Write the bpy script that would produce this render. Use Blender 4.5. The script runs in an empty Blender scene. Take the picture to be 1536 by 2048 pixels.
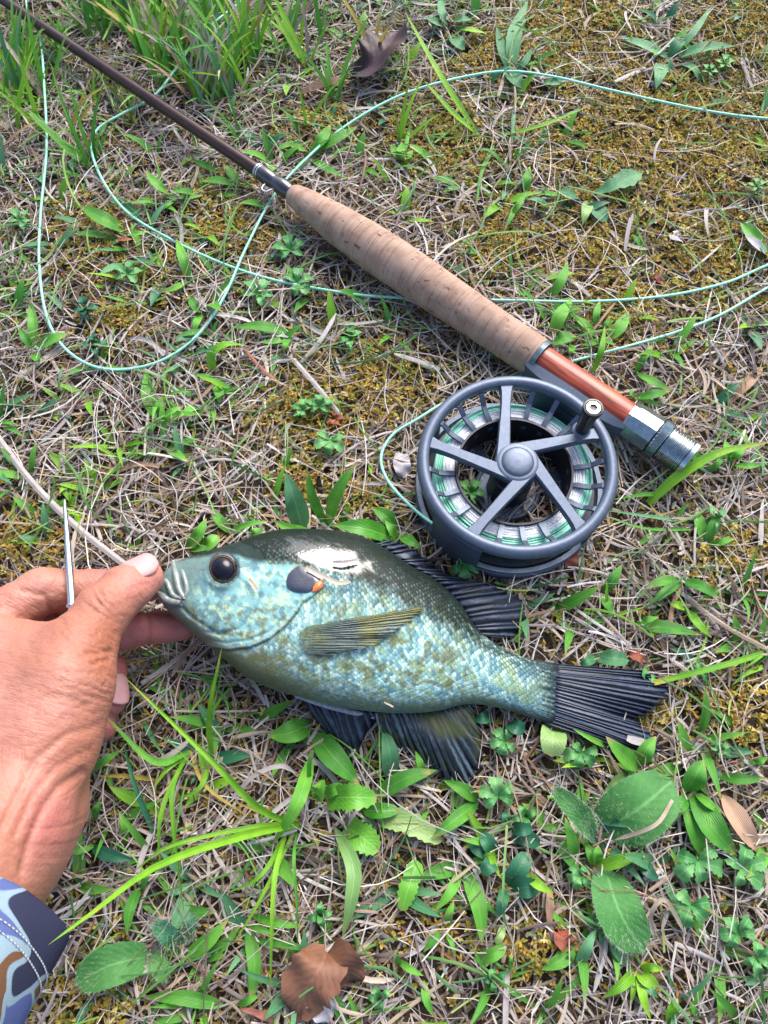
import bpy, math, random
import numpy as np
from mathutils import Vector, Matrix

random.seed(7)
RNG = np.random.default_rng(11)
SC = bpy.context.scene
COL = SC.collection

# ------------------------------------------------------------------ camera, sky, sun, exposure
TH = math.radians(22.0)      # tilt from straight down
CH = 0.34                    # camera height (m)
FPX = 1479.0                 # focal length in pixels of the 1536 x 2048 photograph
cam_d = bpy.data.cameras.new('camera')
cam = bpy.data.objects.new('camera', cam_d)
COL.objects.link(cam)
cam.location = (0, 0, CH)
cam.rotation_euler = (TH, 0, 0)
cam_d.sensor_fit = 'VERTICAL'
cam_d.angle = 2 * math.atan(1024 / FPX)
cam_d.clip_start = 0.01
cam_d.clip_end = 200
SC.camera = cam

SUN_EL, SUN_AZ = math.radians(44), math.radians(22)      # azimuth measured from +Y towards +X
world = bpy.data.worlds.new('World')
SC.world = world
world.use_nodes = True
wn = world.node_tree
bg = wn.nodes['Background']
sky = wn.nodes.new('ShaderNodeTexSky')
sky.sky_type = 'NISHITA'
sky.sun_disc = False
sky.sun_elevation = SUN_EL
sky.sun_rotation = SUN_AZ
sky.air_density = 0.8
sky.dust_density = 3.5
sky.ozone_density = 1.0
wn.links.new(sky.outputs[0], bg.inputs[0])
bg.inputs[1].default_value = 0.13
sun_d = bpy.data.lights.new('sun', 'SUN')
sun_d.energy = 1.35
sun_d.angle = math.radians(38)
sun_d.color = (1.0, 0.975, 0.94)
sun = bpy.data.objects.new('sun', sun_d)
COL.objects.link(sun)
sun.rotation_euler = (math.pi / 2 - SUN_EL, 0, math.pi - SUN_AZ)
SC.view_settings.view_transform = 'Standard'
SC.view_settings.look = 'None'
SC.view_settings.gamma = 1.0
SC.view_settings.exposure = 1.42

# ------------------------------------------------------------------ geometry helpers
ST, CT = math.sin(TH), math.cos(TH)

def U(px, py, z=0.0):
    """place in the scene that stands at height z (m) where the lens sees (px, py)"""
    px = np.asarray(px, float); py = np.asarray(py, float); z = np.asarray(z, float)
    a = (px - 768) / FPX; b = -(py - 1024) / FPX
    dx, dy, dz = a, b * CT + ST, b * ST - CT
    t = (z - CH) / dz
    return np.stack(np.broadcast_arrays(t * dx, t * dy, CH + t * dz), -1)

def MPP(px, py, z=0.0):
    """metres per photograph pixel at that place"""
    b = -(py - 1024) / FPX
    return ((z - CH) / (b * ST - CT)) / FPX

def hash2(ix, iy, s=0):
    h = (ix.astype(np.int64) * 374761393 + iy.astype(np.int64) * 668265263 + s * 974634777) & 0x7fffffff
    h = ((h ^ (h >> 13)) * 1274126177) & 0x7fffffff
    return ((h ^ (h >> 16)) & 0xffff) / 65535.0

def vnoise(x, y, s=0):
    x = np.asarray(x, float); y = np.asarray(y, float)
    ix = np.floor(x); iy = np.floor(y)
    fx = x - ix; fy = y - iy
    fx = fx * fx * (3 - 2 * fx); fy = fy * fy * (3 - 2 * fy)
    a = hash2(ix, iy, s); b = hash2(ix + 1, iy, s); c = hash2(ix, iy + 1, s); d = hash2(ix + 1, iy + 1, s)
    return (a * (1 - fx) + b * fx) * (1 - fy) + (c * (1 - fx) + d * fx) * fy

def fbm(x, y, s=0, o=3):
    r = 0; a = 0.5; n = 0
    for i in range(o):
        r = r + a * vnoise(x * 2 ** i, y * 2 ** i, s + i * 17); n += a; a *= 0.5
    return r / n

def gh(x, y):
    """ground height"""
    x = np.asarray(x, float); y = np.asarray(y, float)
    return 0.006 * (fbm(x * 18 + 50, y * 18 + 50, 3) - 0.5) + 0.002 * (vnoise(x * 90, y * 90, 5) - 0.5) - 0.001

def sstep(a, b, x):
    t = np.clip((np.asarray(x, float) - a) / (b - a), 0, 1)
    return t * t * (3 - 2 * t)

def catmull(pts, n):
    P = np.asarray(pts, float)
    if len(P) == 2:
        t = np.linspace(0, 1, n)[:, None]
        return P[0] * (1 - t) + P[1] * t
    d = np.r_[0, np.cumsum(np.linalg.norm(np.diff(P, axis=0), axis=1) ** 0.6)]
    Q = np.vstack([2 * P[0] - P[1], P, 2 * P[-1] - P[-2]])
    ts = np.linspace(0, d[-1], n)
    i = np.clip(np.searchsorted(d, ts, 'right') - 1, 0, len(P) - 2)
    u = ((ts - d[i]) / (d[i + 1] - d[i]))[:, None]
    p0, p1, p2, p3 = Q[i], Q[i + 1], Q[i + 2], Q[i + 3]
    return 0.5 * (2 * p1 + (p2 - p0) * u + (2 * p0 - 5 * p1 + 4 * p2 - p3) * u ** 2 + (3 * p1 - p0 - 3 * p2 + p3) * u ** 3)

def nrm(v):
    return v / np.maximum(np.linalg.norm(v, axis=-1, keepdims=True), 1e-12)

def raw_mesh(name, V, F, smooth=True, col=None, uv=None):
    """V (n,3); F list of lists or (m,k) array"""
    me = bpy.data.meshes.new(name)
    V = np.asarray(V, np.float32)
    if isinstance(F, np.ndarray):
        m, k = F.shape
        me.vertices.add(len(V)); me.vertices.foreach_set('co', V.ravel())
        me.loops.add(m * k); me.loops.foreach_set('vertex_index', F.ravel().astype(np.int32))
        me.polygons.add(m)
        me.polygons.foreach_set('loop_start', np.arange(0, m * k, k, dtype=np.int32))
        me.update(calc_edges=True)
    else:
        me.from_pydata(V.tolist(), [], F)
        me.update()
    if smooth:
        me.polygons.foreach_set('use_smooth', np.ones(len(me.polygons), bool))
    if uv is not None:
        li = np.empty(len(me.loops), np.int32); me.loops.foreach_get('vertex_index', li)
        l = me.uv_layers.new(name='UVMap')
        l.data.foreach_set('uv', np.asarray(uv, np.float32)[li].ravel())
    if col is not None:
        a = me.color_attributes.new('col', 'FLOAT_COLOR', 'POINT')
        c = np.ones((len(V), 4), np.float32); c[:, :3] = col
        a.data.foreach_set('color', c.ravel())
    return me

def obj(name, me, mat, parent=None, loc=None):
    o = bpy.data.objects.new(name, me)
    COL.objects.link(o)
    if mat is not None and me is not None and not me.materials:
        me.materials.append(mat)
    if loc is not None:
        o.location = loc
    if parent is not None:
        o.parent = parent
    return o

def tag(o, label=None, cat=None, group=None, kind=None):
    if label: o['label'] = label
    if cat: o['category'] = cat
    if group: o['group'] = group
    if kind: o['kind'] = kind
    return o

def thing(name, loc, label, cat, group=None):
    e = bpy.data.objects.new(name, None)
    e.empty_display_size = 0.01
    COL.objects.link(e)
    e.location = [float(v) for v in loc]
    return tag(e, label, cat, group)

def part(name, V, F, mat, parent, smooth=True, col=None, uv=None, auto=None):
    """vertices given in the scene's own coordinates, stored relative to the parent's"""
    p = parent; off = np.zeros(3)
    while p is not None:
        off = off + np.array(p.location); p = p.parent
    me = raw_mesh(name, np.asarray(V, float) - off, F, smooth, col, uv)
    o = obj(name, me, mat, parent)
    if auto:
        me.set_sharp_from_angle(angle=math.radians(auto))
    return o

def grid_faces(nu, nv, wrap_v=False, wrap_u=False):
    i = np.arange(nu if wrap_u else nu - 1)[:, None]; j = np.arange(nv if wrap_v else nv - 1)[None, :]
    i2 = (i + 1) % nu; j2 = (j + 1) % nv
    return np.stack(np.broadcast_arrays(i * nv + j, i2 * nv + j, i2 * nv + j2, i * nv + j2), -1).reshape(-1, 4)

def tube(path, rad, ns=8, cap=True):
    P = np.asarray(path, float); n = len(P)
    T = nrm(np.gradient(P, axis=0))
    up = np.array([0, 0, 1.0])
    S = np.cross(T, up)
    bad = np.linalg.norm(S, axis=1) < 0.05
    S[bad] = np.cross(T[bad], [1.0, 0, 0])
    S = nrm(S); N = np.cross(S, T)
    r = np.broadcast_to(np.asarray(rad, float), (n,))[:, None, None]
    a = np.linspace(0, 2 * math.pi, ns, endpoint=False)
    V = P[:, None] + r * (np.cos(a)[None, :, None] * S[:, None] + np.sin(a)[None, :, None] * N[:, None])
    F = grid_faces(n, ns, wrap_v=True).tolist()
    V = V.reshape(-1, 3)
    if cap:
        F.append(list(range(ns))[::-1]); F.append(list(range((n - 1) * ns, n * ns)))
    return V, F

def lathe_axis(P0, A, prof, ns=32, closed=False):
    """prof: list of (distance along unit axis A, radius)"""
    A = nrm(np.asarray(A, float)); S = nrm(np.cross(A, [0, 0, 1.0] if abs(A[2]) < .9 else [1.0, 0, 0])); N = np.cross(S, A)
    pr = np.asarray(prof, float); a = np.linspace(0, 2 * math.pi, ns, endpoint=False)
    V = P0 + pr[:, None, 0:1] * A + pr[:, None, 1:2] * (np.cos(a)[None, :, None] * S + np.sin(a)[None, :, None] * N)
    F = grid_faces(len(pr), ns, wrap_v=True, wrap_u=closed).tolist()
    if not closed:
        F.append(list(range(ns))[::-1]); F.append(list(range((len(pr) - 1) * ns, len(pr) * ns)))
    return V.reshape(-1, 3), F

def merge(*vf):
    V = []; F = []; o = 0
    for v, f in vf:
        f = f.tolist() if isinstance(f, np.ndarray) else f
        V.append(np.asarray(v, float)); F += [[i + o for i in q] for q in f]; o += len(v)
    return np.vstack(V), F

# ------------------------------------------------------------------ materials
def new_mat(name):
    m = bpy.data.materials.new(name); m.use_nodes = True
    nt = m.node_tree
    return m, nt, nt.nodes['Principled BSDF'], nt.nodes['Material Output']

def N(nt, t, **kw):
    n = nt.nodes.new('ShaderNode' + t)
    for k, v in kw.items():
        if k.startswith('i_'):
            key = k[2:]
            n.inputs[int(key) if key.isdigit() else key].default_value = v
        else:
            setattr(n, k, v)
    return n

def ramp(nt, stops):
    r = nt.nodes.new('ShaderNodeValToRGB')
    e = r.color_ramp.elements
    e[0].position, e[0].color = stops[0][0], (*stops[0][1], 1)
    e[1].position, e[1].color = stops[-1][0], (*stops[-1][1], 1)
    for p, c in stops[1:-1]:
        k = e.new(p); k.color = (*c, 1)
    return r

def noise_mat(name, c1, c2, scale=200, rough=0.6, metal=0.0, bump=0.0, bscale=None, spec=0.5, coat=0.0):
    m, nt, b, out = new_mat(name)
    tc = N(nt, 'TexCoord'); nz = N(nt, 'TexNoise', i_Scale=scale, i_Detail=4.0)
    nt.links.new(tc.outputs['Object'], nz.inputs['Vector'])
    r = ramp(nt, [(0.35, c1), (0.65, c2)])
    nt.links.new(nz.outputs['Fac'], r.inputs[0]); nt.links.new(r.outputs[0], b.inputs['Base Color'])
    b.inputs['Roughness'].default_value = rough; b.inputs['Metallic'].default_value = metal
    b.inputs['Specular IOR Level'].default_value = spec; b.inputs['Coat Weight'].default_value = coat
    b.inputs['Coat Roughness'].default_value = 0.12
    if bump:
        n2 = N(nt, 'TexNoise', i_Scale=bscale or scale * 3, i_Detail=3.0)
        nt.links.new(tc.outputs['Object'], n2.inputs['Vector'])
        bp = N(nt, 'Bump', i_Strength=bump, i_Distance=0.0006)
        nt.links.new(n2.outputs['Fac'], bp.inputs['Height']); nt.links.new(bp.outputs[0], b.inputs['Normal'])
    return m

def col_mat(name, rough=0.7, trans=0.0, spec=0.3, bump=0.0, bscale=2500):
    """colour stored per vertex: the piece's own pigment"""
    m, nt, b, out = new_mat(name)
    a = N(nt, 'Attribute', attribute_name='col')
    nt.links.new(a.outputs['Color'], b.inputs['Base Color'])
    b.inputs['Roughness'].default_value = rough; b.inputs['Specular IOR Level'].default_value = spec
    if bump:
        tc = N(nt, 'TexCoord'); n2 = N(nt, 'TexNoise', i_Scale=bscale, i_Detail=3.0)
        nt.links.new(tc.outputs['Object'], n2.inputs['Vector'])
        bp = N(nt, 'Bump', i_Strength=bump, i_Distance=0.0005)
        nt.links.new(n2.outputs['Fac'], bp.inputs['Height']); nt.links.new(bp.outputs[0], b.inputs['Normal'])
    if trans:
        t = N(nt, 'BsdfTranslucent'); mx = N(nt, 'MixShader', i_0=trans)
        nt.links.new(a.outputs['Color'], t.inputs[0])
        nt.links.new(b.outputs[0], mx.inputs[1]); nt.links.new(t.outputs[0], mx.inputs[2]); nt.links.new(mx.outputs[0], out.inputs[0])
    return m

def leaf_mat(name, c1, c2, rib=0.3, veins=14, rough=0.45, trans=0.25, blotch=None, pinnate=False):
    m, nt, b, out = new_mat(name)
    L = nt.links.new
    uv = N(nt, 'UVMap'); sep = N(nt, 'SeparateXYZ'); L(uv.outputs[0], sep.inputs[0])
    oi = N(nt, 'ObjectInfo'); tc = N(nt, 'TexCoord')
    nz = N(nt, 'TexNoise', i_Scale=120.0, i_Detail=4.0); L(tc.outputs['Object'], nz.inputs['Vector'])
    ad = N(nt, 'Math', operation='MULTIPLY_ADD', i_1=0.55, i_2=-0.27); L(oi.outputs['Random'], ad.inputs[0])
    fa = N(nt, 'Math', operation='ADD', use_clamp=True); L(nz.outputs['Fac'], fa.inputs[0]); L(ad.outputs[0], fa.inputs[1])
    r = ramp(nt, [(0.2, c1), (0.8, c2)]); L(fa.outputs[0], r.inputs[0])
    # midrib and veins
    au = N(nt, 'Math', operation='ABSOLUTE'); L(sep.outputs['X'], au.inputs[0])
    mr = N(nt, 'MapRange', i_1=0.0, i_2=0.09, i_3=1.0, i_4=0.0); L(au.outputs[0], mr.inputs[0])
    if pinnate:
        k = N(nt, 'Math', operation='MULTIPLY_ADD', i_1=-0.35); L(au.outputs[0], k.inputs[0]); L(sep.outputs['Y'], k.inputs[2])
        ph = N(nt, 'Math', operation='MULTIPLY', i_1=55.0); L(k.outputs[0], ph.inputs[0])
    else:
        ph = N(nt, 'Math', operation='MULTIPLY', i_1=float(veins) * 3.0); L(sep.outputs['X'], ph.inputs[0])
    sn = N(nt, 'Math', operation='SINE'); L(ph.outputs[0], sn.inputs[0])
    vm = N(nt, 'Math', operation='MULTIPLY', i_1=rib); L(mr.outputs[0], vm.inputs[0])
    sm = N(nt, 'Math', operation='MULTIPLY_ADD', i_1=0.035 if pinnate else 0.09, i_2=0.0); L(sn.outputs[0], sm.inputs[0])
    tt = N(nt, 'Math', operation='ADD', use_clamp=True); L(vm.outputs[0], tt.inputs[0]); L(sm.outputs[0], tt.inputs[1])
    hi = tuple(min(1, 1.5 * x + 0.07) for x in c2)
    mx = N(nt, 'Mix', data_type='RGBA'); mx.inputs[7].default_value = (*hi, 1)
    L(tt.outputs[0], mx.inputs[0]); L(r.outputs[0], mx.inputs[6])
    colr = mx.outputs[2]
    if blotch:
        n3 = N(nt, 'TexNoise', i_Scale=260.0, i_Detail=3.0); L(tc.outputs['Object'], n3.inputs['Vector'])
        # tips and edges wither
        ty = N(nt, 'MapRange', i_1=0.75, i_2=1.0, i_3=0.0, i_4=0.35); L(sep.outputs['Y'], ty.inputs[0])
        sm2 = N(nt, 'Math', operation='ADD'); L(n3.outputs['Fac'], sm2.inputs[0]); L(ty.outputs[0], sm2.inputs[1])
        b3 = N(nt, 'MapRange', i_1=0.66, i_2=0.82, i_3=0.0, i_4=0.8); L(sm2.outputs[0], b3.inputs[0])
        m3 = N(nt, 'Mix', data_type='RGBA'); m3.inputs[7].default_value = (*blotch, 1)
        L(b3.outputs[0], m3.inputs[0]); L(colr, m3.inputs[6]); colr = m3.outputs[2]
    L(colr, b.inputs['Base Color'])
    b.inputs['Roughness'].default_value = rough; b.inputs['Specular IOR Level'].default_value = 0.4
    bp = N(nt, 'Bump', i_Strength=0.14 if pinnate else 0.35, i_Distance=0.0003); L(sn.outputs[0], bp.inputs['Height']); L(bp.outputs[0], b.inputs['Normal'])
    t = N(nt, 'BsdfTranslucent'); ms = N(nt, 'MixShader', i_0=trans); L(colr, t.inputs[0])
    L(b.outputs[0], ms.inputs[1]); L(t.outputs[0], ms.inputs[2]); L(ms.outputs[0], out.inputs[0])
    return m

TAN = (0.42, 0.30, 0.12)
M = {
 'grass':  leaf_mat('grass_green', (0.045, 0.22, 0.022), (0.15, 0.44, 0.045), blotch=TAN),
 'bright': leaf_mat('sedge_green', (0.10, 0.32, 0.012), (0.24, 0.50, 0.03), veins=8, blotch=(0.45, 0.36, 0.06)),
 'teal':   leaf_mat('blue_green_leaf', (0.05, 0.20, 0.08), (0.14, 0.36, 0.16), rib=0.4),
 'dark':   leaf_mat('dark_green_leaf', (0.018, 0.11, 0.055), (0.035, 0.17, 0.075), rib=0.25, pinnate=True, trans=0.15),
 'weed':   leaf_mat('broad_weed_leaf', (0.05, 0.24, 0.02), (0.15, 0.42, 0.045), rib=0.45, pinnate=True, blotch=(0.2, 0.26, 0.06)),
 'cinq':   leaf_mat('cinquefoil_leaf', (0.06, 0.25, 0.065), (0.16, 0.40, 0.13), rib=0.6, pinnate=True),
 'hairy':  leaf_mat('hairy_leaf', (0.05, 0.22, 0.045), (0.12, 0.31, 0.085), rib=0.5, pinnate=True, rough=0.7),
 'pale':   leaf_mat('pale_green_leaf', (0.17, 0.34, 0.10), (0.29, 0.45, 0.15), rib=0.3, pinnate=True, blotch=(0.36, 0.38, 0.14)),
 'yellow': leaf_mat('yellowing_blade', (0.33, 0.26, 0.04), (0.45, 0.36, 0.06), rib=0.2),
 'straw':  leaf_mat('straw', (0.27, 0.205, 0.15), (0.52, 0.44, 0.35), rib=0.1, veins=10, rough=0.65, trans=0.1),
 'greystraw': leaf_mat('grey_straw', (0.30, 0.27, 0.26), (0.50, 0.46, 0.44), rib=0.1, veins=10, rough=0.65, trans=0.1),
 'tan':    leaf_mat('tan_dead_blade', (0.27, 0.165, 0.10), (0.42, 0.27, 0.175), rib=0.1, rough=0.6, trans=0.1),
 'redstem': leaf_mat('red_stem', (0.30, 0.09, 0.06), (0.42, 0.17, 0.12), rib=0.1),
 'brownleaf': leaf_mat('brown_dead_leaf', (0.075, 0.03, 0.017), (0.21, 0.095, 0.052), rib=0.25, pinnate=True, rough=0.6, trans=0.05, blotch=(0.05, 0.025, 0.018)),
 'purple': leaf_mat('purple_black_leaf', (0.022, 0.010, 0.014), (0.055, 0.024, 0.032), rib=0.15, pinnate=True, rough=0.55, trans=0.0),
 'greyleaf': leaf_mat('grey_dead_leaf', (0.33, 0.31, 0.33), (0.50, 0.48, 0.50), rib=0.2, pinnate=True, rough=0.8, trans=0.05),
 'redleaf': leaf_mat('rusty_red_leaf', (0.20, 0.05, 0.03), (0.34, 0.10, 0.05), rib=0.2, rough=0.6, trans=0.1),
}

# ------------------------------------------------------------------ ground
def build_ground():
    m, nt, b, out = new_mat('soil')
    L = nt.links.new
    tc = N(nt, 'TexCoord')
    n1 = N(nt, 'TexNoise', i_Scale=28.0, i_Detail=6.0); L(tc.outputs['Object'], n1.inputs['Vector'])
    n2 = N(nt, 'TexNoise', i_Scale=900.0, i_Detail=5.0); L(tc.outputs['Object'], n2.inputs['Vector'])
    r1 = ramp(nt, [(0.3, (0.035, 0.024, 0.017)), (0.5, (0.07, 0.05, 0.03)), (0.7, (0.06, 0.055, 0.015))])
    L(n1.outputs['Fac'], r1.inputs[0])
    r2 = ramp(nt, [(0.3, (0.45, 0.45, 0.45)), (0.7, (1.5, 1.4, 1.3))]); L(n2.outputs['Fac'], r2.inputs[0])
    mx = N(nt, 'Mix', data_type='RGBA', blend_type='MULTIPLY', i_0=1.0); L(r1.outputs[0], mx.inputs[6]); L(r2.outputs[0], mx.inputs[7])
    L(mx.outputs[2], b.inputs['Base Color']); b.inputs['Roughness'].default_value = 0.95
    bp = N(nt, 'Bump', i_Strength=0.8, i_Distance=0.003); L(n2.outputs['Fac'], bp.inputs['Height']); L(bp.outputs[0], b.inputs['Normal'])
    s = np.linspace(-1, 1, 221)
    x = np.sign(s) * (0.6 * np.abs(s) + 60 * np.abs(s) ** 13)
    X, Y = np.meshgrid(x, x + 0.2, indexing='ij')
    V = np.stack([X, Y, gh(X, Y)], -1).reshape(-1, 3)
    o = obj('ground', raw_mesh('ground', V, grid_faces(221, 221)), m)
    tag(o, 'brown soil under the thatch and moss', kind='structure')
build_ground()

# ------------------------------------------------------------------ ribbons: one blade, leaf or straw
def prof_w(kind, v):
    if kind == 'grass':  return np.minimum(1, 0.55 + 1.6 * v) * np.clip((1 - v) / 0.5, 0, 1) ** 0.75
    if kind == 'sedge':  return np.minimum(1, 0.6 + 1.2 * v) * np.clip((1 - v) / 0.75, 0, 1) ** 0.6
    if kind == 'lance':  return np.sin(math.pi * np.clip(v, 0, 1) ** 0.8) ** 0.85 + 0.10 * (1 - v)
    if kind == 'oval':   return np.sqrt(np.clip(1 - (2 * v - 1.0) ** 2, 0, 1)) ** 0.9 + 0.05 * (1 - v)
    if kind == 'obov':   return np.sin(math.pi * np.clip(v, 0, 1) ** 1.7) ** 0.8 + 0.07 * (1 - v)
    if kind == 'straw':  return np.minimum(1, 0.75 + v) * np.clip((1 - v) / 0.12, 0.3, 1)
    if kind == 'fan':    return np.clip(v, 0, 1) ** 0.8 * np.sqrt(np.clip((1 - v) / 0.22, 0, 1)) + 0.05
    if kind == 'stem':   return np.ones_like(v)
    raise ValueError(kind)

def ribbon(P, width, kind='grass', nu=5, fold=0.25, twist=0.0, teeth=0, wav=0.0, seed=0):
    P = np.asarray(P, float); n = len(P)
    v = np.linspace(0, 1, n)
    T = nrm(np.gradient(P, axis=0))
    S = np.cross(T, [0, 0, 1.0]); bad = np.linalg.norm(S, axis=1) < 0.2
    if bad.any(): S[bad] = np.cross(T[bad], [0.3, 1.0, 0.2])
    S = nrm(S); Nn = np.cross(S, T)
    tw = np.asarray(twist) * (v - 0.3) if np.isscalar(twist) else twist
    c, s = np.cos(tw)[:, None], np.sin(tw)[:, None]
    S, Nn = S * c + Nn * s, Nn * c - S * s
    w = prof_w(kind, v) * width * 0.5
    if teeth:
        w = w * (1 - 0.30 * ((v * teeth) % 1.0) * sstep(0.15, 0.4, v))
    u = np.linspace(-1, 1, nu)
    lift = fold * np.abs(u)[None, :] * w[:, None]
    if wav:
        lift = lift + wav * width * np.abs(u)[None, :] * np.sin(v[:, None] * 17 + seed + u[None, :] * 2)
    V = P[:, None] + (u[None, :, None] * w[:, None, None]) * S[:, None] + lift[..., None] * Nn[:, None]
    uv = np.stack(np.broadcast_arrays(u[None, :], v[:, None]), -1)
    return V.reshape(-1, 3), grid_faces(n, nu), uv.reshape(-1, 2)

def px_path(pts, n=9):
    """pts: (px, py, height above ground in mm)"""
    W = []
    for x, y, z in pts:
        p = U(x, y, z / 1000); g = float(gh(p[0], p[1]))
        W.append(U(x, y, z / 1000 + g))
    return catmull(W, n)

def px_leaf(parent, pts, wpx, mat, kind='grass', name=None, n=None, fold=0.28, twist=None, teeth=0, wav=0.0, nu=5):
    P = px_path(pts, n or (9 if not teeth else 26))
    mid = pts[len(pts) // 2]
    w = wpx * MPP(mid[0], mid[1], mid[2] / 1000)
    tw = random.uniform(-0.5, 0.5) if twist is None else twist
    V, F, uv = ribbon(P, w, kind, nu, fold, tw, teeth, wav, random.random() * 6)
    nm = name or {'grass': 'blade', 'sedge': 'blade', 'straw': 'blade', 'stem': 'stem'}.get(kind, 'leaf')
    return part(nm, V, F, M[mat] if isinstance(mat, str) else mat, parent, uv=uv)

def plant(name, label, cat, leaves, mat='grass', kind='grass', group=None, base=None):
    """leaves: (bx,by,tx,ty,w[,opts]) straight-ish leaf from base to tip with an arch, or {'p':[...], 'w':..}"""
    l0 = leaves[0]
    bx, by = base or ((l0[0], l0[1]) if not isinstance(l0, dict) else l0['p'][0][:2])
    b = U(bx, by, 0.0); b = U(bx, by, float(gh(b[0], b[1])))
    e = thing(name, b, label, cat, group)
    for l in leaves:
        if isinstance(l, dict):
            px_leaf(e, l['p'], l['w'], l.get('m', mat), l.get('k', kind), fold=l.get('f', 0.28), twist=l.get('t'), n=l.get('n', 14), teeth=l.get('teeth', 0), wav=l.get('wav', 0))
        else:
            x0, y0, x1, y1, w = l[:5]
            o = l[5] if len(l) > 5 else {}
            z = o.get('z', random.uniform(7, 13)); bend = o.get('b', random.uniform(-0.08, 0.08))
            mx, my = (x0 + x1) / 2 + (y1 - y0) * bend, (y0 + y1) / 2 - (x1 - x0) * bend
            px_leaf(e, [(x0, y0, 3), (mx, my, z), (x1, y1, o.get('tz', z * 0.8))], w, o.get('m', mat), o.get('k', kind),
                    fold=o.get('f', 0.28), twist=o.get('t'), teeth=o.get('teeth', 0), wav=o.get('wav', 0))
    return e
# ------------------------------------------------------------------ fish
def poly_dist(px, py, poly):
    """distance in px to a polyline, position along it, side"""
    P = np.asarray(poly, float)
    best = np.full(px.shape, 1e9); side = np.zeros(px.shape); along = np.zeros(px.shape)
    acc = 0
    for a, b in zip(P[:-1], P[1:]):
        d = b - a; L2 = d @ d
        t = np.clip(((px - a[0]) * d[0] + (py - a[1]) * d[1]) / L2, 0, 1)
        qx, qy = a[0] + t * d[0], a[1] + t * d[1]
        dd = np.hypot(px - qx, py - qy)
        sd = np.sign(d[0] * (py - a[1]) - d[1] * (px - a[0]))
        m = dd < best
        best[m] = dd[m]; side[m] = sd[m]; along[m] = (acc + t * math.sqrt(L2))[m]
        acc += math.sqrt(L2)
    return best, along / acc, side

TOPB = [((328, 1152), (313, 1184), 30, 4.5), ((352, 1130), (332, 1217), 28.5, 8.5), ((384, 1117), (368, 1251), 27, 11.5),
        ((420, 1106), (408, 1284), 25.5, 14), ((475, 1091), (449, 1320), 23.5, 16.5), ((519, 1075), (494, 1354), 22, 18),
        ((562, 1065), (541, 1375), 21, 19), ((610, 1063), (592, 1391), 20.5, 19.5), ((665, 1066), (653, 1407), 20, 19.5),
        ((719, 1076), (713, 1418), 19.5, 19), ((772, 1103), (772, 1424), 18.5, 18), ((821, 1136), (827, 1425), 17.5, 16.8),
        ((870, 1164), (880, 1420), 16, 15.2), ((915, 1205), (920, 1410), 14.5, 13.5), ((950, 1256), (960, 1408), 13, 11.5),
        ((993, 1292), (1004, 1416), 11.5, 9.7), ((1044, 1315), (1045, 1428), 10, 8), ((1087, 1323), (1085, 1442), 9, 6.0), ((1128, 1329), (1120, 1452), 8.5, 2.4)]
_tb = np.array([[*a, *b, z, t] for a, b, z, t in TOPB], float)

def fish_sec(n):
    k = np.linspace(0, len(_tb) - 1, n)
    i = np.clip(k.astype(int), 0, len(_tb) - 2); u = (k - i)[:, None]
    Q = np.vstack([2 * _tb[0] - _tb[1], _tb, 2 * _tb[-1] - _tb[-2]])
    p0, p1, p2, p3 = Q[i], Q[i + 1], Q[i + 2], Q[i + 3]
    return 0.5 * (2 * p1 + (p2 - p0) * u + (2 * p0 - 5 * p1 + 4 * p2 - p3) * u ** 2 + (3 * p1 - p0 - 3 * p2 + p3) * u ** 3)

FISH_Z = {}
def fish_top(px, py):
    """height (m) of the fish's upper flank seen at a pixel (used to lay things on it)"""
    if FISH_Z:
        i, j = int(round(px / 3)), int(round(py / 3))
        for r in range(0, 9):
            c = [FISH_Z[k] for k in ((i, j), (i + r, j), (i - r, j), (i, j + r), (i, j - r), (i + r, j + r), (i - r, j - r)) if k in FISH_Z]
            if c: return max(c)
    S = fish_sec(400)
    mid = (S[:, :2] + S[:, 2:4]) / 2; half = (S[:, :2] - S[:, 2:4]) / 2
    hl = np.linalg.norm(half, axis=1)
    d = np.array([px, py]) - mid
    t = np.abs((d * np.stack([-half[:, 1], half[:, 0]], 1)).sum(1) / hl)
    i = int(np.argmin(t))
    c = np.clip((d[i] @ half[i]) / hl[i] ** 2, -0.98, 0.98)
    return (S[i, 4] + S[i, 5] * (1 - abs(c) ** 2.3) ** 0.5) / 1000

GILL = [(417, 1293), (455, 1299), (500, 1294), (540, 1277), (570, 1252), (592, 1226), (605, 1205), (628, 1190), (646, 1172), (640, 1150), (612, 1132), (590, 1124)]
PREO = [(400, 1262), (440, 1268), (478, 1258), (500, 1236), (512, 1205), (520, 1175), (524, 1150)]
JAW = [(345, 1196), (380, 1232), (425, 1262), (470, 1276)]

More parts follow.
